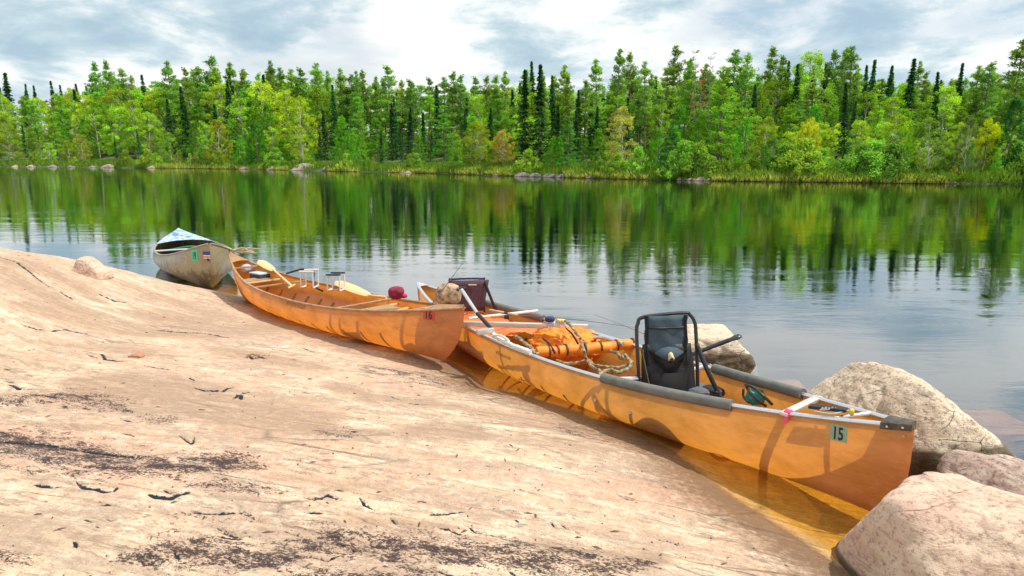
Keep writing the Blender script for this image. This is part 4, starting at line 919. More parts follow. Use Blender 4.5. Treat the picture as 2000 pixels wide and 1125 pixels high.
# shore stones
M_SHR = rock_mat('shore stone', (0.36, 0.28, 0.24), (0.44, 0.36, 0.31), (0.14, 0.11, 0.10), 0.8, 0.03)
M_SHD = rock_mat('dark shore stone', (0.20, 0.17, 0.17), (0.30, 0.26, 0.25), (0.08, 0.07, 0.07), 0.8, 0.03)
for px, wpx, hpx, dark, lab in [(32, 34, 4, 0, 'long low pale shore rock at the far left end of the far shore'), (62, 14, 5, 0, 'short pale shore rock at the right tip of the long low one'), (105, 20, 6, 1, 'dark shore rock right of the long pale one on the far shore'), (140, 14, 4, 1, 'small dark rock on the left part of the far shore'), (182, 18, 4, 1, 'dark flat rock at the water left of the fallen log'), (213, 14, 8, 0, 'pale rock stuck up in the left part of the far shore'),
                         (298, 16, 5, 0, 'pale flat rock at the left tip of the sedge point'), (478, 12, 6, 0, 'pinkish rock at the right tip of the sedge point'), (533, 13, 7, 0, 'pale pink rock standing alone in the water off the far shore'), (600, 30, 17, 0, 'big pinkish bedrock hump on the far shore above the number 16 canoe'), (646, 18, 14, 0, 'bedrock hump just right of the big pinkish one'), (795, 30, 5, 0, 'long pale flat rock on the far shore above the maroon hat'), (822, 17, 13, 1, 'dark grey block on the far shore right of the long pale flat rock'),
                         (975, 13, 5, 0, 'flat pinkish rock at the water left of the dark spruce pair'), (1022, 16, 9, 1, 'dark broken rock at the foot of the left spruce of the pair'), (1046, 12, 8, 1, 'dark broken rock between the feet of the spruce pair'), (1078, 16, 8, 1, 'dark broken rock under the broad cedar cone'), (1098, 12, 8, 1, 'dark block at the right side of the broad cedar cone'), (1156, 12, 8, 1, 'slanting grey rock amid the sedge left of the black chair'),
                         (1332, 9, 6, 0, 'small grey rock, leftmost of the four right of the black chair top'), (1349, 9, 5, 0, 'small pale rock, second of the four right of the black chair top'), (1368, 15, 9, 0, 'rounded grey rock, the biggest of the four right of the black chair top'), (1387, 8, 5, 0, 'tiny pale rock, last of the four right of the black chair top'), (1502, 8, 3, 0, 'tiny pale rock left of the orange maple'), (1856, 12, 5, 0, 'pale pink rock at the water left of the yellow maple')]:
    X, Y = shore_point(px, 0.2 if hpx < 12 else 1.6); sc1 = Y / FPX; a, b_ = wpx * sc1, hpx * sc1
    boulder('shore_rock', (X, Y, 0.02), [((0, 0, 1), b_ * .75 + .03), ((0, 0, -1), .5), ((-1, 0, .3), a), ((1, 0, .2), a), ((0, 1, .2), a * .8), ((0, -1, .3), a * .7), ((.4, 0, 1), b_ * .8 + .05), ((-.4, -.3, 1), b_ * .7 + .06)], M_SHD if dark else M_SHR, lab, seed=px, amp=0.10 * min(1, a), fr=1.6, sub=4, rough=0.03)

# sedge fringe
def fringe(name, rng, hgt, colr, label, nper=26, dmax=1.6):
    C = []; 
    for x0, x1 in rng:
        n = int((x1 - x0) * nper)
        for k in range(n):
            px = rnd.uniform(x0, x1); C.append((px, rnd.uniform(-0.2, dmax)))
    C = np.array(C); pts = []
    grid_px = np.arange(-80, 2100, 10.0); base_ = np.array([shore_point(g_, 0) for g_ in grid_px])
    X = np.interp(C[:, 0], grid_px, base_[:, 0]); Y = np.interp(C[:, 0], grid_px, base_[:, 1]) + C[:, 1]
    Z = np.maximum(far_h(np.c_[X, Y]), 0)
    cl = 0.6 + 0.6 * (pnoise(np.c_[X * 1.1, Y * 1.1, Z * 0]) + .5)
    h = hgt * rs.uniform(.5, 1.1, len(X)) * cl; lean = rs.normal(size=(len(X), 2)) * .35
    P0 = np.c_[X, Y, Z]; U = np.c_[lean[:, 0] * h, lean[:, 1] * h, h] * .5
    Wd = np.c_[rs.normal(size=(len(X), 2)) * 0.035, np.zeros(len(X))]
    v, f, tn = cards(P0 + U, U, Wd, rs.uniform(.6, 1.35, len(X)))
    me = np_mesh(name, v, f, M_LEAF); set_attr(me, 'tone', tn); o = bpy.data.objects.new(name, me); col.objects.link(o); o.color = (*colr, 1)
    tag(o, label, 'sedge', kind='stuff')
fringe('sedge', [(290, 485), (505, 560), (640, 700), (760, 850), (880, 1010), (1105, 1265), (1390, 1495), (1500, 1560), (1568, 1700), (1705, 1850)], 0.55, (0.55, 0.62, 0.16), 'yellow-green sedge fringing the far waterline')
fringe('undergrowth', [(-60, 2060)], 0.9, (0.16, 0.30, 0.04), 'dark leafy undergrowth behind the far waterline', 16, 5.0)
# ------------------------------------------------------------------ canoe fittings and cargo
def proj(P):
    d = Vector(P) - Vector((0, 0, CH)); c, s = math.cos(TH), math.sin(TH)
    f = d.y * c - d.z * s; u = d.y * s + d.z * c
    return 1000 + FPX * d.x / f, 562.5 - FPX * u / f
def hfind(h, px, py, side=1):      # (e, height) on the skin seen at a pixel
    best = (1e9, 0, 0)
    for i in range(1, 260):
        e = h.L * i / 260; zb, zt = h.zk(e), h.sheer(e)
        for j in range(0, 30):
            z = zb + (zt - zb) * j / 29; q = proj(h.on(e, z, side)); dd = (q[0] - px) ** 2 + (q[1] - py) ** 2
            if dd < best[0]: best = (dd, e, z)
    return best[1], best[2]
def gfind(h, px, side=1, up=0.0):      # e where the gunwale passes pixel column px
    return min(((abs(proj(h.W(e_, side * h.bg(e_), h.sheer(e_)))[0] - px), e_) for e_ in [h.L * i / 400 for i in range(1, 400)]))[1]
def sub(mb, name, m, parent, **k): return mb.build(name, m, parent, **k)

# --- canoe 15: foam pads, thwarts, seat rails, end cap, stickers
def pad(h, side, x0, x1, r, parent, extra=0.0):
    e0, e1 = gfind(h, x0, side), gfind(h, x1, side)
    MB().tube(h.gun(side, e0, e1, up=extra, n=24), r, 12).build('foam_pad', M_FOAM, parent)
pad(HA, 1, 1178, 1430, 0.036, cA); pad(HA, -1, 1395, 1568, 0.036, cA); pad(HA, -1, 945, 1062, 0.036, cA)
def thwart(h, x0, x1, m, parent, r=0.017, name='thwart', box=None, up=0.0, bend=0.0):
    e0, e1 = gfind(h, x0, 1), gfind(h, x1, -1)
    a = h.W(e0, h.bg(e0), h.sheer(e0) + up); b = h.W(e1, -h.bg(e1), h.sheer(e1) + up)
    if box:
        d = (b - a); M = Matrix([d.normalized(), Vector((0, 0, 1)).cross(d.normalized()), Vector((0, 0, 1))]).transposed()
        mb = MB(); mb.box((a + b) / 2, (d.length + .06, box[0], box[1]), M, bev=.004)
    else:
        mb = MB(); mb.tube([a + (b - a) * k / 10 - Vector((0, 0, bend * math.sin(math.pi * k / 10))) for k in range(11)], r, 8)
    return mb.build(name, m, parent), a, b
M_ALUB = pm('satin aluminium', (0.74, 0.70, 0.66), 0.45, 0.6, 0.15, 40, 0.05)
_, ya, yb = thwart(HA, 912, 1142, M_ALUB, cA, box=(0.05, 0.045), name='carrying_yoke', up=0.03)
thwart(HA, 1188, 1378, M_ALU, cA, bend=0.03); thwart(HA, 975, 1235, M_ALU, cA, r=0.014, bend=0.10)
thwart(HA, 1536, 1596, M_ALUB, cA, box=(0.05, 0.02)); thwart(HA, 1622, 1700, M_ALU, cA, r=0.012)
thwart(HA, 850, 900, M_ALU, cA, r=0.015)
# curved far-side seat rail
e0, e1 = gfind(HA, 1150, -1), gfind(HA, 1235, -1)
rl = [HA.W(e0 + (e1 - e0) * k / 8, -HA.bg(e0) + .06 + .05 * k / 8, HA.sheer(e0) - .10 + 0.12 * math.sin(math.pi * min(1, k / 5) / 2)) for k in range(9)]
MB().tube(catmull(rl, 4), 0.018, 8).build('seat_rail', M_ALU, cA)
# bow seat frame the chair stands on
def seat_base(h, e, hz, w, ln, parent, m_f, m_s, slat=False):
    for s in (1, -1):
        b = h.bg(e + s * ln / 2) - 0.01
        MB().tube([h.W(e + s * ln / 2, b * k / 4, hz) for k in range(-4, 5)], 0.014, 8).build('seat_rail', m_f, parent)
    mb = MB(); mb.grid([[h.W(e + ln * (i / 4 - .5), w * (j / 4 - .5), hz + .018 - .012 * math.sin(math.pi * i / 4)) for j in range(5)] for i in range(5)])
    o = mb.build('seat', m_s, parent); md = o.modifiers.new('s', 'SOLIDIFY'); md.thickness = 0.012
ec, wc = HA.find(1297, 752, 0.13)
seat_base(HA, ec - 0.16, 0.20, 0.44, 0.32, cA, M_ALU, M_BLK)
# end cap
mb = MB(); rows = []
e_cap = gfind(HA, 1722, 1)
for i in range(7):
    e = 0.004 + e_cap * i / 6; b_ = HA.bg(e) + 0.022; z = HA.sheer(e)
    rows.append([HA.W(e, b_, z - .024), HA.W(e, b_, z + .012), HA.W(e, b_ * .6, z + .026), HA.W(e, 0, z + .03), HA.W(e, -b_ * .6, z + .026), HA.W(e, -b_, z + .012), HA.W(e, -b_, z - .024)])
mb.grid(rows); mb.add(rows[0], [tuple(range(7))]); M_CAP = pm('worn dark end cap', (0.035, 0.028, 0.026), 0.4, 0, 0.4, 20, 0.2, color2=(0.12, 0.10, 0.08))
capo = mb.build('end_cap', M_CAP, cA)
for kk in (0.3, 0.8):
    e = e_cap * kk; MB().disc(HA.W(e, HA.bg(e) + .0225, HA.sheer(e) - .007), 0.006, HA.n, 0.003, 10).build('rivet', M_ALU, capo)
e, z = hfind(HA, 1768, 854); MB().disc(HA.on(e, z, 1, 0.001), 0.009, HA.n, 0.004, 14).build('grommet', pm('brass', (0.6, 0.42, 0.18), 0.4, 0.8), cA)
# stern deck plate and pale hull tip
mb = MB(); rows = []
for i in range(6):
    e = HA.L - 0.004 - 0.16 * i / 5; b_ = HA.bg(e); z = HA.sheer(e); rows.append([HA.W(e, b_, z + .01), HA.W(e, 0, z + .016), HA.W(e, -b_, z + .01)])
mb.grid(rows); mb.build('end_plate', M_ALUB, cA)
# number stickers
def sticker(h, px0, py0, px1, py1, word, m_bg, parent, size, side=1, name='number_sticker', bold=0.006, dz=0.0, sx=1.0):
    e0, z0 = hfind(h, px0, py1, side); e1, z1 = hfind(h, px1, py0, side)
    zc0, zc1 = min(z0, z1), max(z0, z1)
    o = hull_patch(h, e0, e1, zc0, zc1, side, 0.0025).build(name, m_bg, parent)
    if word:
        hh = (zc1 - zc0); ww = abs(e1 - e0); sz = hh * size
        hull_text(h, word, e0 + (-1 if e1 < e0 else 1) * ww * 0.12, zc0 + hh * (0.5 - 0.36 * size), sz, side, 0.005, -1 if e1 < e0 else 1, bold=bold * sz, sx=ww * 0.76 / (sz * 0.56 * len(word)) * sx).build('digits', M_INK, o)
    return o
sticker(HA, 1618, 832, 1654, 860, '15', M_PALE, cA, 1.08, bold=0.02)
sticker(HB, 826, 599, 850, 623, '16', M_REDS, cB, 1.1, bold=0.02)
sticker(HC, 374, 489, 384, 509, '19', M_GRNS, cC, 1.0, bold=0.02)
if True:
    e, z = hfind(HC, 428, 506, -1); hull_patch(HC, e - .03, e + .05, z - .07, z + .07, -1, 0.003).build('sticker', M_GRNS, cC)
    e0, z0 = hfind(HC, 398, 500, 1); mb = MB(); nst = 7; hgt = 0.12; ww = 0.085
    for k in range(nst):
        for j in range(2):
            a0, a1 = e0 - ww * j / 2, e0 - ww * (j + 1) / 2; b0, b1 = z0 + hgt * (k / nst - .5), z0 + hgt * ((k + 1) / nst - .5)
            vs = [HC.on(a0, b0, 1, .003), HC.on(a1, b0, 1, .003), HC.on(a1, b1, 1, .003), HC.on(a0, b1, 1, .003)]
            mb.add(vs, [(0, 1, 2, 3)], 2 if (k >= 4) else (0 if k % 2 == 0 else 1))
    mb.build('flag_sticker', [M_REDS, M_WHITE, pm('flag blue', (0.03, 0.06, 0.22), 0.5)], cC)
    e, z = hfind(HC, 408, 507, 1); MB().tube([HC.on(e, z, 1, 0), HC.on(e, z, 1, .03)], 0.018, 10).build('tow_eye', M_RUST, cC)
e0, z0 = hfind(HB, 558, 590, 1); hull_text(HB, 'Wenonah', e0, z0 - .02, 0.09, 1, 0.004, -1, shear=0.45, bold=-0.001, sx=1.15).build('lettering', pm('faded brown ink', (0.12, 0.06, 0.04), 0.6), cB)
e0, z0 = hfind(HA, 968, 690, 1); hull_text(HA, 'Wenonah', e0, z0, 0.055, 1, 0.004, -1, shear=0.3, sx=1.1).build('lettering', pm('faded brown ink', (0.12, 0.06, 0.04), 0.6), cA)

# --- black folding chair in the bow
def frame3(o, x, f): return lambda a, b, c: o + x * a + f * b + Vector((0, 0, c))
fc = -HA.u; xc = Vector((-fc.y, fc.x, 0)); 
if xc.x < 0: xc = -xc
yaw = R(-30); xc = Matrix.Rotation(yaw, 3, 'Z') @ xc; fc = Matrix.Rotation(yaw, 3, 'Z') @ fc
base = at(1303, 776, 0.20); print('CHAIR', HA.find(1299, 745, .21), 'THW', gfind(HA, 1188, 1), gfind(HA, 1378, -1)); G = frame3(base, xc, fc)
ch = thing('canoe_chair', 'black folding canoe chair with slate blue panels, upright in the near canoe', 'chair', base)
lean = 0.14
def cw(a, c, off=0.0): c = c * 1.16; return G(a * 0.97, -lean * c + off, c)
fr = [(-.20, -.03), (-.215, .20), (-.225, .40), (-.215, .455), (-.17, .495), (.13, .515), (.18, .50), (.215, .455), (.225, .38), (.235, .18), (.24, -.04)]
MB().tube(catmull([cw(a, c, -.012) for a, c in fr], 4), 0.0135, 8).build('frame', M_BPL, ch)
def panel(name, m, outline, off, rows=10, th=0.012, sag=0.02):
    mb = MB(); g_ = []
    for i in range(rows + 1):
        z = outline[0][0] + (outline[-1][0] - outline[0][0]) * i / rows
        xl = np.interp(z, [o_[0] for o_ in outline], [o_[1] for o_ in outline]); xr = np.interp(z, [o_[0] for o_ in outline], [o_[2] for o_ in outline])
        g_.append([cw(xl + (xr - xl) * j / 12, z, off + sag * math.sin(math.pi * j / 12) + .004 * math.sin(z * 40 + j)) for j in range(13)])
    mb.grid(g_); o = mb.build(name, m, ch); md = o.modifiers.new('s', 'SOLIDIFY'); md.thickness = th; return o
panel('lower_back', M_BLK, [(-.03, -.19, .225), (.20, -.195, .205), (.33, -.185, .18)], 0.0)
panel('upper_back', M_NAVY, [(.20, -.13, .14), (.30, -.15, .14), (.40, -.155, .135), (.505, -.15, .135)], 0.004)
for s, x0, x1 in ((1, -.165, -.145), (2, .128, .150)): panel('side_binding', M_BLK, [(.20, x0, x1), (.505, x0, x1)], 0.010, sag=0.0)
panel('seam_strip', M_BLK, [(.425, -.15, .135), (.438, -.15, .135)], 0.012, rows=2, th=.004)
def arc_panel(name, m, pts, off):
    mb = MB(); c = (sum(p[0] for p in pts) / len(pts), sum(p[1] for p in pts) / len(pts))
    vs = [cw(c[0], c[1], off + .030)] + [cw(a, b, off + .012) for a, b in pts]
    mb.add(vs, [(0, k, k + 1) for k in range(1, len(pts))] + [(0, len(pts), 1)]); o = mb.build(name, m, ch); md = o.modifiers.new('s', 'SOLIDIFY'); md.thickness = .008; return o
arc_panel('badge_panel', M_NAVY, [(-.115, .235), (-.10, .285), (-.05, .310), (0, .318), (.06, .310), (.115, .285), (.125, .235), (.06, .215), (0, .21), (-.06, .215)], .012)
arc_panel('flap', M_BLK, [(-.15, .30), (-.11, .235), (-.02, .17), (.02, .160), (.06, .175), (.12, .235), (.14, .30), (.10, .225), (.0, .212), (-.10, .225)], .024)
mb = MB(); pk = []
for i in range(9):
    z = -.005 + .165 * i / 8; hw = .145 * (min(1, (i + .8) / 3)) ** .5; pk.append([cw(.01 + hw * (j / 5 - 1), z, .03 + .035 * math.sin(math.pi * j / 10) * math.sin(math.pi * (i + 1) / 10)) for j in range(11)])
mb.grid(pk); mb.build('pocket', pm('black mesh cloth', (0.012, 0.012, 0.013), 0.8, 0, .3, 200, .5), ch)
M_GOLD = pm('pale gold print', (0.75, 0.62, 0.34), 0.5)
arc_panel('badge', M_GOLD, [(-.008, .238), (-.004, .278), (.010, .288), (.022, .280), (.036, .250), (.034, .238)], .030)
arc_panel('badge', M_INK, [(.010, .245), (.012, .260), (.018, .262), (.024, .250), (.022, .245)], .040)
def strap(name, pts, w_, m, parent, th=0.004, n=5):
    P_ = catmull(pts, n); mb = MB(); rows = []
    for i, p in enumerate(P_):
        tg = (P_[min(i + 1, len(P_) - 1)] - P_[max(i - 1, 0)]).normalized(); sd_ = tg.cross(Vector((0.2, 1, 0.15))).normalized()
        rows.append([p - sd_ * w_ / 2, p + sd_ * w_ / 2])
    mb.grid(rows); o = mb.build(name, m, parent); md = o.modifiers.new('s', 'SOLIDIFY'); md.thickness = th; return o
strap('strap', [cw(.22, .33, .01), G(.26, .06, .22), G(.33, .12, .06), G(.38, .2, -.05)], 0.032, M_BLK, ch)
strap('strap', [cw(-.19, .30, .01), cw(-.16, .12, .03), cw(-.10, -.03, .06)], 0.020, M_BLK, ch)
MB().tube([cw(-.115, .02, .075), cw(-.09, -.04, .085)], 0.013, 8).build('buckle', M_YEL, ch)
MB().tube(catmull([cw(-.19, .28, .02), cw(-.15, .10, .05), cw(-.115, .02, .075)], 4), 0.003, 5).build('cord', pm('olive cord', (.2, .18, .06), .6), ch)
cu = [[G(.0 + .21 * math.cos(a) * s_ , .20 + .20 * math.sin(a) * s_, .0 + .055 * (1 - s_ ** 3) + .012 * math.sin(5 * a) * s_) for a in [k * math.pi / 12 for k in range(25)]] for s_ in (0.02, .4, .7, .9, 1.0)]
cu.append([p - Vector((0, 0, .03)) for p in cu[-1]])
mb = MB(); mb.grid(cu); mb.build('seat_cushion', M_GBAG, ch)

def soft(name, label, cat, c, size, mat, seed=0, amp=.18, fr=2.2, rz=0.0, tilt=0.0, sub_=5, group=None, parent=None, flat=0.75, ridges=0.0):
    bm = bmesh.new(); bmesh.ops.create_icosphere(bm, subdivisions=sub_, radius=1.0)
    D = np.array([v.co[:] for v in bm.verts]); F = np.array([[v.index for v in f.verts] for f in bm.faces]); bm.free()
    D = np.sign(D) * np.abs(D) ** flat
    n_ = fbm(D * fr + seed * 5.1, 4, .5); rg = 1 - np.abs(pnoise(D * fr * 1.2 + seed)) * 3
    Q = D * (1 + amp * n_ + ridges * np.clip(rg, -1, 1))[:, None] * np.array(size)
    Mx = Matrix.Rotation(rz, 3, 'Z') @ Matrix.Rotation(tilt, 3, 'Y'); Q = Q @ np.array(Mx).T
    me = np_mesh(name, Q, F, mat); me.shade_smooth(); o = bpy.data.objects.new(name, me); col.objects.link(o)
    if parent is not None: o.parent = parent; o.location = Vector(c) - Vector(parent['_org'])
    else: o.location = c; o['_org'] = tuple(c); tag(o, label, cat, group)
    return o
AX = math.atan2(HA.u.y, HA.u.x)
soft('dry_bag', 'slate grey dry bag lying at the foot of the black chair', 'bag', at(1352, 762, 0.22), (.20, .11, .045), M_GBAG, 4, .10, 2.0, AX + .2, 0.12, flat=.8)
soft('gear_pouch', 'black pouch with a white clip behind the grey dry bag', 'bag', at(1392, 764, 0.25), (.085, .06, .035), M_BLK, 6, .12, 2.0, AX)
# rocky orange pack and roll
pk_c = at(1105, 672, 0.22)
pko = soft('camping_pack', 'crumpled bright orange pack in the middle of the near canoe', 'pack', pk_c, (.33, .21, .135), M_ORG, 11, .38, 1.9, AX + .25, 0, 6, flat=.85, ridges=.10)
def rel(o, P_): return Vector(P_)
for k, (a, b) in enumerate((((1105, 640), (1130, 672)), ((1060, 660), (1085, 690)))):
    pa, pb = at(*a, .40), at(*b, .34); strap('strap', [pa, (pa + pb) / 2 + Vector((0, -.02, .02)), pb], .022, M_BRN, pko)
ra, rb = at(1049, 688, .335), at(1240, 671, .335)
ro = thing('camp_roll', 'long orange roll tied with dark straps, lying across the near canoe', 'roll', (ra + rb) / 2)
ln = (rb - ra); rp = [ra + ln * k / 30 + Vector((0, 0, .006 * math.sin(k * .8) - .01 * math.sin(math.pi * k / 30))) for k in range(31)]
MB().tube(rp, [0.046 * (1 + .05 * math.sin(k * 2.1)) * (0.9 if k in (0, 30) else 1) for k in range(31)], 18).build('roll', M_ORG, ro)
dn = ln.normalized()
for k in (.11, .285, .47, .63, .80, .975):
    MB().tube([ra + ln * k + Vector((0, 0, 0)) - dn * .007, ra + ln * k + dn * .007], .0505, 18).build('strap', M_BRN, ro)
MB().tube([ra + ln * .20 - dn * .006, ra + ln * .20 + dn * .006], .0500, 18).build('strap', pm('dark red webbing', (.35, .02, .02), .6), ro)
# mossy branches / camouflage rope
M_CAMO = pm('camouflage cloth', (0.46, 0.34, 0.20), 0.85, 0, .4, 26, .4, color2=(0.10, 0.09, 0.04))
def rope(name, label, cat, pxs, r, m, wob=.006, parent=None):
    P_ = catmull([at(x, y, z) for x, y, z in pxs], 5); P_ = [p + Vector((rnd.uniform(-wob, wob), rnd.uniform(-wob, wob), rnd.uniform(-wob, wob))) for p in P_]
    o = MB().tube(P_, [r * rnd.uniform(.75, 1.25) for _ in P_], 7).build(name, m, parent, origin=None if parent is not None else P_[0])
    if parent is None: tag(o, label, cat)
    return o
rope('camouflage_strap', 'camouflage strap standing up at the left end of the orange roll', 'strap', [(1008, 658, .36), (1022, 668, .36), (1036, 680, .35), (1050, 694, .33)], .016, M_CAMO)
rope('camouflage_strap', 'long camouflage strap trailing in front of the orange roll', 'strap', [(1085, 706, .26), (1115, 710, .24), (1145, 704, .26), (1160, 712, .24), (1185, 718, .24), (1212, 716, .26), (1235, 708, .27)], .014, M_CAMO)
rope('camouflage_strap', 'camouflage strap looped over the middle of the orange roll', 'strap', [(1136, 664, .38), (1140, 684, .37), (1146, 702, .30), (1158, 716, .26), (1176, 728, .28)], .013, M_CAMO)
rope('camouflage_strap', 'knotted camouflage strap between the roll and the chair', 'strap', [(1192, 684, .33), (1206, 690, .34), (1214, 700, .30), (1222, 694, .32), (1232, 714, .28), (1212, 726, .28), (1190, 722, .28), (1172, 732, .33), (1184, 740, .34)], .014, M_CAMO)
rope('camouflage_strap', 'camouflage strap lying over the top of the orange pack', 'strap', [(1104, 626, .47), (1114, 636, .46), (1124, 648, .44), (1134, 660, .42)], .013, M_CAMO)
# white hose on the near gunwale
rope('hose', 'white hose lying along the near gunwale beside the carrying yoke', 'hose', [(958, 648, .40), (970, 658, .40), (984, 666, .40), (1000, 674, .40), (1018, 681, .39), (1036, 688, .38)], .020, M_WHITE, .002)
rope('hose', 'thin white hose arched over the thicker white one', 'hose', [(962, 656, .42), (976, 655, .45), (990, 662, .43), (996, 672, .40)], .009, M_WHITE, .001)
# clamp block
pb_ = at(948, 647, .43); bx = MB(); Mz = Matrix.Rotation(AX + R(90) - .15, 3, 'Z'); bx.box(pb_, (.15, .05, .045), Mz, bev=.004); bx.build('yoke_clamp', M_ALUB, cA)
# cloth over the yoke
yd = (yb - ya); cA0 = ya + yd * .66; rows = []
for i in range(10):
    rows.append([cA0 + yd.normalized() * (.20 * j / 12) + HA.u * (-.035 - .01 * math.sin(j * 1.9 + i * .3) - (.012 if i > 4 else 0)) * (1 if i > 1 else (i - .5)) + Vector((0, 0, .032 + (0 if i > 1 else .004) - max(0, i - 1) * .021 * (1 + .15 * math.sin(j * .9)))) for j in range(13)])
o = MB().grid(rows).build('towel', M_CLOTH, origin=cA0); md = o.modifiers.new('s', 'SOLIDIFY'); md.thickness = .006
tag(o, 'pale lilac cloth hanging over the carrying yoke', 'towel')
soft('cap', 'dark blue cap resting on top of the hanging cloth', 'cap', cA0 + yd.normalized() * .05 + Vector((0, 0, .065)), (.045, .035, .025), pm('dark blue cloth', (.02, .04, .12), .7), 3, .15, 2, 0, 0, 4)
soft('pouch', 'small yellow pouch on the yoke right of the dark blue cap', 'pouch', cA0 + yd.normalized() * .15 + Vector((0, 0, .055)), (.04, .03, .018), pm('yellow cloth', (.75, .72, .2), .7), 5, .15, 2, 0, 0, 4)
# red and pale tarp in the stern half
M_TARP = pm('red tarp', (0.85, 0.13, 0.05), .6, 0, .3, 6, .4, .006, color2=(0.90, 0.22, 0.03))
e0, e1 = 4.55, 3.45
rows = [[HA.W(e0 + (e1 - e0) * i / 14, (HA.bg(e0 + (e1 - e0) * i / 14) - .05) * (j / 7 - 1), HA.sheer(4) - .06 - .04 * abs(j / 7 - 1) + .03 * math.sin(i * 1.3 + j * .5) * math.cos(j * .9)) for j in range(15)] for i in range(15)]
tp = MB().grid(rows).build('tarp', M_TARP, origin=rows[7][7]); md = tp.modifiers.new('s', 'SOLIDIFY'); md.thickness = .006; tag(tp, 'red-orange tarp spread in the stern of the near canoe', 'tarp')
def stick(name, label, cat, a, b, r, m, group=None, n=8, parent=None, mid=None):
    P_ = [a, b] if mid is None else catmull([a, mid, b], 6)
    o = MB().tube(P_, r, n).build(name, m, parent, origin=None if parent is not None else a)
    if parent is None: tag(o, label, cat, group)
    return o
stick('pole', 'white pole lying on the red tarp', 'pole', at(915, 622, .42), at(1050, 607, .42), .014, M_WHITE)
# silver shafted paddle propped up
pa, pbm, pc = at(902, 566, .72), at(932, 612, .57), at(960, 642, .44)
pd = thing('paddle', 'silver and black paddle shaft propped up at the carrying yoke', 'paddle', pc)
MB().tube([pa, pbm], .0165, 10).build('shaft', M_ALU, pd); MB().tube([pbm, pc], .0185, 10).build('sleeve', M_BPL, pd)
gdir = (pa - pbm).normalized(); gs = Vector((1, .2, 0.1)).normalized()
MB().tube(catmull([pa - gs * .035, pa + gdir * .02 - gs * .03, pa + gdir * .03, pa + gdir * .02 + gs * .03, pa + gs * .035], 4), .012, 8).build('grip', M_BPL, pd)
# maroon chair back in the stern
ec2 = gfind(HA, 905, 1) ; sb = at(912, 600, .36)
c2 = thing('canoe_chair', 'dark maroon folding chair back standing in the stern of the near canoe', 'chair', sb)
def w2(a, c, off=0): return sb + Vector((1, .12, 0)) * a + Vector((0, -1, 0)) * (off - .1 * c) + Vector((0, 0, c))
o = MB().grid([[w2(-.17 + .34 * j / 8 + (.01 * i if j == 8 else 0), -.04 + .32 * i / 6, .015 * math.sin(math.pi * j / 8)) for j in range(9)] for i in range(7)]).build('back_panel', M_RUST, c2); md = o.modifiers.new('s', 'SOLIDIFY'); md.thickness = .014
MB().tube(catmull([w2(-.18, -.06, -.012), w2(-.18, .26, -.012), w2(-.14, .29, -.012), w2(.15, .29, -.012), w2(.18, .26, -.012), w2(.18, -.06, -.012)], 4), .011, 7).build('frame', pm('dark blue tube', (.02, .025, .07), .4), c2)
MB().box(w2(.06, .235, .022), (.085, .006, .012)).build('label_tag', M_WHITE, c2)
strap('strap', [w2(.18, .27, .0), w2(.24, .12, .03), w2(.30, -.03, .04)], .030, M_BLK, c2)
# camouflage bag
cb = at(870, 592, .62)
cbo = soft('camouflage_bag', 'bulging camouflage bag behind the bow of the number 16 canoe', 'bag', cb + Vector((0, .28, .02)), (.118, .10, .105), pm('leaf camouflage', (0.60, 0.40, 0.26), 0.85, 0, .4, 18, .4, color2=(0.12, 0.08, 0.05)), 21, .10, 1.6, 0, 0, 5, flat=.8)
rod = lambda nm, lab, a, b, m, r0, r1, mid=None: tag(MB().tube([a + (b - a) * k / 6 + (mid * math.sin(math.pi * k / 6) if mid else Vector()) for k in range(7)], [r0 + (r1 - r0) * k / 6 for k in range(7)], 6).build(nm, m, origin=a), lab, 'fishing rod')
rod('fishing_rod', 'thin dark fishing rod leaning up over the camouflage bag', at(842, 596, .60), at(903, 515, .95), M_LINE, .006, .002)
def fish_rod(label, b0, h1, tip, r, sag=None, reel=True):
    t_ = thing('fishing_rod', label, 'fishing rod', b0); d = (h1 - b0)
    MB().tube([b0, b0 + d * .04, b0 + d * .5, b0 + d * .52], [r * .8, r * 1.15, r, r * .7], 10).build('cork_grip', M_CORK, t_)
    MB().tube([b0 + d * .52, b0 + d * .66], r * .8, 8).build('reel_seat', M_BPL, t_)
    MB().tube([b0 + d * .66, h1], [r * 1.05, r * .6], 10).build('cork_grip', M_CORK, t_)
    MB().tube([h1 + (tip - h1) * k / 8 + Vector((0, 0, (sag or 0) * math.sin(math.pi * k / 8))) for k in range(9)], [.0045 - .0004 * k for k in range(9)], 6).build('blank', M_LINE, t_)
    if reel:
        c = b0 + d * .6 - Vector((0, .0, .035)); MB().tube([c - Vector((.022, 0, 0)), c + Vector((.022, 0, 0))], .020, 12).build('reel', M_BPL, t_)
    return t_
fish_rod('fishing rod with a cork grip lying from the tarp towards the black chair', at(956, 606, .50), at(1012, 616, .49), at(1248, 641, .50), .013, .015)
fish_rod('fishing rod with a cork grip lying in the bow beside the foam pad', atY(1462, 762, 4.72), atY(1386, 712, 5.25), atY(1160, 614, 6.4), .013, .02)
# black paddle behind the chair
pa, pb2 = at(1352, 692, .36), at(1425, 664, .46); pe = at(1446, 660, .48)
pp = thing('paddle', 'black paddle shaft with a grip sticking out past the far gunwale', 'paddle', pa)
MB().tube([pa, (pa + pb2) / 2, pb2], [.017, .0165, .018], 10).build('shaft', pm('black carbon', (.012, .016, .03), .3), pp)
dd = (pb2 - pa).normalized(); sd2 = Vector((0, 0, 1)).cross(dd)
MB().tube([pb2 - dd * .02, pb2 + dd * .02, pb2 + dd * .06, pb2 + dd * .09, pb2 + dd * .105], [.018, .027, .036, .030, .012], 12, flat=.55).build('grip', M_BPL, pp)
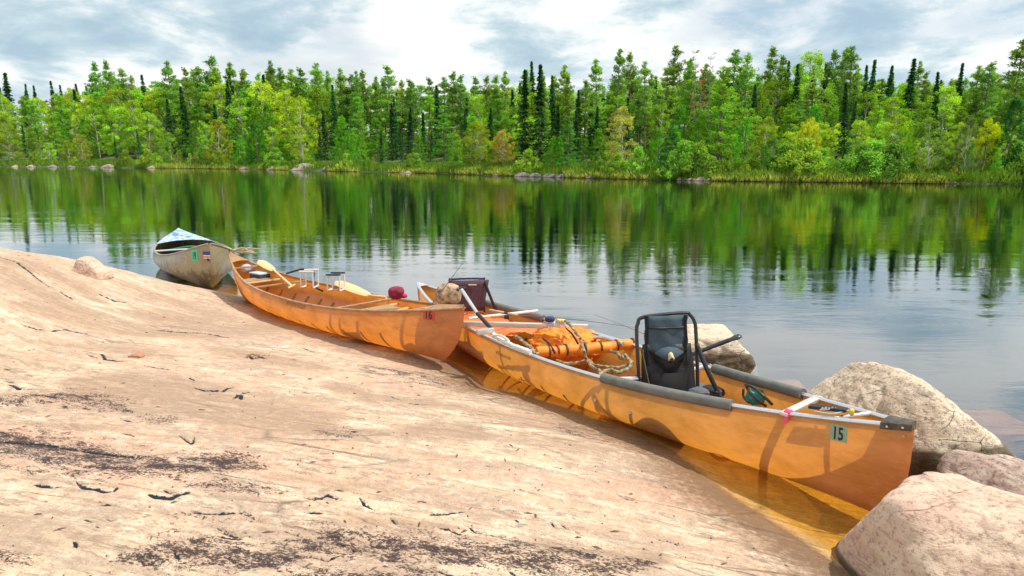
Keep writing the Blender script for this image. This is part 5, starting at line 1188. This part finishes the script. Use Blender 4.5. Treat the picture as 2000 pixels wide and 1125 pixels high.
# teal net and hoops in the bow
nb = at(1478, 776, .30); nt_ = thing('landing_net', 'teal landing net with black hoops in the bow', 'net', nb)
soft('net_bag', None, None, nb + Vector((-.01, .0, .0)), (.06, .04, .05), M_TEAL, 31, .35, 2.6, 0, 0, 4, parent=nt_)
MB().tube(catmull([at(1456, 752, .38), at(1470, 756, .44), at(1490, 772, .42), at(1508, 790, .36)], 6), .010, 8).build('hoop', M_BPL, nt_)
MB().tube(catmull([at(1458, 756, .36), at(1466, 768, .40), at(1480, 782, .38), at(1496, 793, .34)], 6), .010, 8).build('hoop', M_BPL, nt_)
MB().tube(catmull([at(1452, 760, .38), at(1452, 775, .34), at(1462, 786, .33)], 6), .008, 8).build('hoop', M_BPL, nt_)
# flagging tape, strap block, yellow knob
e = gfind(HA, 1540, 1); g0 = HA.W(e, HA.bg(e), HA.sheer(e)); tp_ = MB(); tp_.tube([g0 + HA.u * .016, g0 - HA.u * .016], .026, 10); tp_.add([g0 + HA.n * .026 + Vector((0, 0, -.005)), g0 + HA.n * .03 + HA.u * .02 + Vector((0, 0, -.05)), g0 + HA.n * .03 - HA.u * .012 + Vector((0, 0, -.055)), g0 + HA.n * .024 - HA.u * .015], [(0, 1, 2, 3)])
tag(tp_.build('flagging_tape', M_PINK, origin=g0), 'bright pink tape tied round the near gunwale of canoe 15', 'tape')
sb2 = at(1617, 797, .505); kb = MB(); kb.box(sb2, (.20, .055, .018), Matrix.Rotation(AX + math.pi + .25, 3, 'Z') @ Matrix.Rotation(-.12, 3, 'Y'), bev=.005)
so = kb.build('strap_pad', M_BLK, origin=sb2); tag(so, 'black pad with a white woven mark lying across the bow thwart', 'pad')
wm = MB()
for k in range(5): wm.box(sb2 + Vector((-.045 + .018 * k, -.030 - .001 * k, .009 + .003 * (k % 2))), (.010, .004, .013), Matrix.Rotation(.4, 3, 'Y'))
wm.box(sb2 + Vector((-.010, -.028, .002)), (.095, .004, .004)); wm.build('woven_mark', M_WHITE, so)
tag(soft('bungee_knob', 'x', 'knob', at(1663, 805, .52), (.014, .014, .02), M_YEL, 1, .1, 2, sub_=3), 'small yellow knob on a cord at the bow of canoe 15', 'knob')
tag(MB().tube(catmull([at(1590, 803, .5), at(1625, 808, .5), at(1655, 802, .515), at(1663, 800, .52)], 5), .004, 6).build('cord', pm('pale blue cord', (.3, .6, .68), .6), origin=at(1590, 803, .5)), 'pale blue cord running below the black pad at the bow', 'cord')

# --- canoe 16: deck, thwarts, seats, cargo
for ee, lb_ in ((.55, 0), (1.55, 0), (3.4, 0), (4.35, 0)):
    b = HB.bg(ee); MB().box((HB.W(ee, 0, HB.sheer(ee) - .01)), (.035, 2 * b, .02), Matrix.Rotation(math.atan2(HB.u.y, HB.u.x), 3, 'Z'), bev=.003).build('thwart', M_WOODG, cB)
for ee in (1.15, 3.9):
    for s in (0, .26):
        b = HB.bg(ee + s); MB().box(HB.W(ee + s, 0, HB.sheer(ee) - .07), (.03, 2 * b - .02, .02), Matrix.Rotation(math.atan2(HB.u.y, HB.u.x), 3, 'Z'), bev=.003).build('seat_rail', M_WOODP, cB)
    MB().grid([[HB.W(ee + .26 * i / 5, .22 * (j / 3 - 1), HB.sheer(ee) - .055 - .012 * math.sin(math.pi * i / 5)) for j in range(7)] for i in range(6)]).build('seat', pm('cane webbing', (.42, .26, .12), .7, 0, .4, 60, .3), cB)
for near in (True, False):
    mb = MB(); rows = []; ln_ = .38 if near else .30
    for i in range(8):
        e = .004 + ln_ * i / 7; e = e if near else HB.L - e
        b_ = HB.bg(e); z = HB.sheer(e); rows.append([HB.W(e, b_ * (j / 3 - 1), z + .012 + .018 * (1 - (j / 3 - 1) ** 2)) for j in range(7)])
    mb.grid(rows); mb.build('deck_plate', M_WOODG if near else M_WOODG, cB)
def paddle(label, hand, neck, tip, bw, m, flipn=Vector((0, -.5, .85))):
    t_ = thing('paddle', label, 'paddle', hand); d = (tip - neck).normalized(); s_ = d.cross(flipn).normalized(); nn = s_.cross(d)
    MB().tube([hand, (hand + neck) / 2, neck, neck + d * .05], [.015, .014, .015, .010], 10).build('shaft', m, t_)
    prof = [(0, .018), (.06, .035), (.2, .8 * bw), (.45, bw), (.75, bw), (.92, .8 * bw), (1, .3 * bw)]; rows = []
    for k, w_ in prof:
        c = neck + (tip - neck) * k; rows.append([c - s_ * w_, c - s_ * w_ * .4 + nn * .007, c + nn * .009, c + s_ * w_ * .4 + nn * .007, c + s_ * w_, c + s_ * w_ * .4 - nn * .005, c - nn * .007, c - s_ * w_ * .4 - nn * .005])
    mb = MB(); mb.grid(rows, closed_u=True); mb.add(rows[-1], [tuple(range(8))]); mb.build('blade', m, t_)
    MB().tube([hand - s_ * .045, hand + s_ * .045], .014, 8).build('grip', m, t_); return t_
paddle('pale wooden paddle leaning on the near gunwale at the far end of canoe 16', at(570, 559, .40), at(535, 528, .44), at(505, 509, .52), .055, M_WOODP)
paddle('broad yellow-wood paddle blade lying over the inside of canoe 16', at(760, 581, .40), at(722, 577, .40), at(656, 550, .43), .062, M_WOODP)
paddle('wooden paddle lying low along the far side of canoe 16', at(640, 566, .26), at(590, 551, .28), at(545, 538, .30), .05, M_WOODP)
def seatframe(label, x0, x1, yb_, yt, z, blk):
    a, b = at(x0, yb_, z), at(x1, yb_, z); hgt = (yb_ - yt) / FPX * a.length; t_ = thing('backrest_frame', label, 'frame', a)
    up = Vector((0, 0, hgt)); off = Vector((.02, .14, 0))
    for s, nm in ((Vector(), 0), (off, 1)):
        MB().tube([a + s + up, a + s, b + s, b + s + up], .010, 8).build('side_tube', M_WHITE, t_)
        MB().tube([a + s + up - Vector((.012, 0, 0)), b + s + up + Vector((.012, 0, 0))], .011, 8).build('cross_bar', M_BPL if blk else M_WHITE, t_)
    MB().tube([a, a + off], .009, 6).build('rail', M_WHITE, t_); MB().tube([b, b + off], .009, 6).build('rail', M_WHITE, t_); return t_
seatframe('white square tube frame in canoe 16, the left one beside the black hose loop', 588, 612, 562, 531, .40, False)
seatframe('white square tube frame with black top bars in canoe 16, the right one', 640, 664, 568, 537, .40, True)
tag(MB().tube(catmull([at(560, 534, .42), at(585, 527, .50), at(604, 526, .52), at(613, 533, .50), at(612, 550, .42), at(618, 562, .38), at(630, 568, .36)], 5), .012, 8).build('hose', M_BLK, origin=at(560, 534, .42)), 'black hose loop arching over canoe 16', 'hose')
bx_ = at(508, 541, .34); t_ = thing('cooler', 'small blue and white cooler box near the far end of canoe 16', 'cooler', bx_)
MB().box(bx_, (.22, .16, .09), Matrix.Rotation(-.6, 3, 'Z'), bev=.012).build('body', pm('dark blue plastic', (.03, .07, .14), .4), t_); MB().box(bx_ + Vector((0, 0, .055)), (.235, .175, .02), Matrix.Rotation(-.6, 3, 'Z'), bev=.006).build('lid', pm('pale blue plastic', (.55, .68, .72), .4), t_)
soft('clothes_bundle', 'white and dark bundle tucked behind the cooler in canoe 16', 'bundle', at(487, 524, .42), (.12, .07, .06), M_CLOTH, 41, .25, 2, .4, 0, 4)
hc = at(772, 578, .54); ht = thing('knit_hat', 'maroon fleece hat sitting on the gunwale of canoe 16', 'hat', hc)
soft('crown', None, None, hc + Vector((0, .06, .02)), (.078, .075, .062), M_MAR, 8, .12, 2, 0, 0, 5, parent=ht); soft('ear_flap', None, None, hc + Vector((.075, .05, -.01)), (.035, .03, .022), pm('rose fleece', (.62, .03, .10), .8), 9, .2, 2, 0, 0, 4, parent=ht)
# driftwood on the far stem of 16
dw = at(458, 492, .62); mb = MB()
for k in range(9):
    a = dw + Vector((rnd.uniform(-.02, .05), rnd.uniform(-.03, .05), rnd.uniform(.0, .03))); b = a + Vector((rnd.uniform(.12, .34), rnd.uniform(-.08, .12), rnd.uniform(-.05, .02)))
    mb.tube([a, (a + b) / 2 + Vector((0, 0, rnd.uniform(-.01, .03))), b], [.014, .012, .006], 6)
tag(mb.build('dry_reeds', pm('dry reed', (.55, .47, .30), .8, 0, .4, 30, .3), origin=dw), 'dry reeds bundled on the far tip of canoe 16', 'reeds')
tag(MB().tube([at(484, 503, .55), at(486, 516, .45)], .008, 6).build('cord', M_YEL, origin=at(484, 503, .55)), 'yellow cord at the far end of canoe 16', 'cord')
# --- canoe C: deck and gear
mb = MB(); rows = []
for i in range(10):
    e = HC.L - .004 - 1.15 * i / 9; b_ = HC.bg(e); z = HC.sheer(e); rows.append([HC.W(e, b_ * (j / 4 - 1), z + .015 + .05 * (1 - (j / 4 - 1) ** 2)) for j in range(9)])
mb.grid(rows); m, t, out = nt('blue and white printed cloth'); p = N(t, 'BsdfPrincipled'); L(t, ramp(t, noise(t, objc(t), 5.0, 3, .5), [(.40, (.55, .60, .66)), (.45, (.06, .25, .60)), (.50, (.35, .50, .70)), (.56, (.60, .62, .62)), (.62, (.08, .22, .5))]), p.inputs['Base Color']); p.inputs['Roughness'].default_value = .6; L(t, p.outputs[0], out.inputs[0])
mb.build('spray_cover', m, cC)
for ee in (1.0, 2.5):
    b = HC.bg(ee); MB().tube([HC.W(ee, b, HC.sheer(ee) - .01), HC.W(ee, -b, HC.sheer(ee) - .01)], .018, 8).build('thwart', M_ALU, cC)
ci = HC.W(HC.L * .5, 0, .24); soft('gear_sack', 'dark blue gear sack inside the tan canoe', 'bag', ci, (.75, .30, .12), pm('midnight blue cloth', (.012, .02, .05), .7), 51, .12, 1.6, math.atan2(HC.u.y, HC.u.x), 0, 5)
gb = HC.W(HC.L * .55, 0, .40); tag(MB().tube(catmull([HC.W(HC.L * .62, .32, .36), gb + Vector((0, 0, .03)), HC.W(HC.L * .5, -.34, .37)], 6), .02, 8).build('green_cord', pm('green webbing', (.03, .30, .08), .7), origin=gb), 'green webbing across the gear in the tan canoe', 'webbing')
soft('clothes_bundle', 'brown cloth bundle in the near end of the tan canoe', 'bundle', HC.W(1.25, .1, .34), (.14, .10, .09), pm('brown cloth', (.20, .11, .08), .8), 52, .2, 2, 0, 0, 4)
o = rope('dry_stick', 'pale dry stick behind the right side of the tan canoe', 'stick', [(430, 487, .52), (442, 484, .54), (452, 488, .52)], .018, pm('dry reed', (.55, .47, .30), .8))
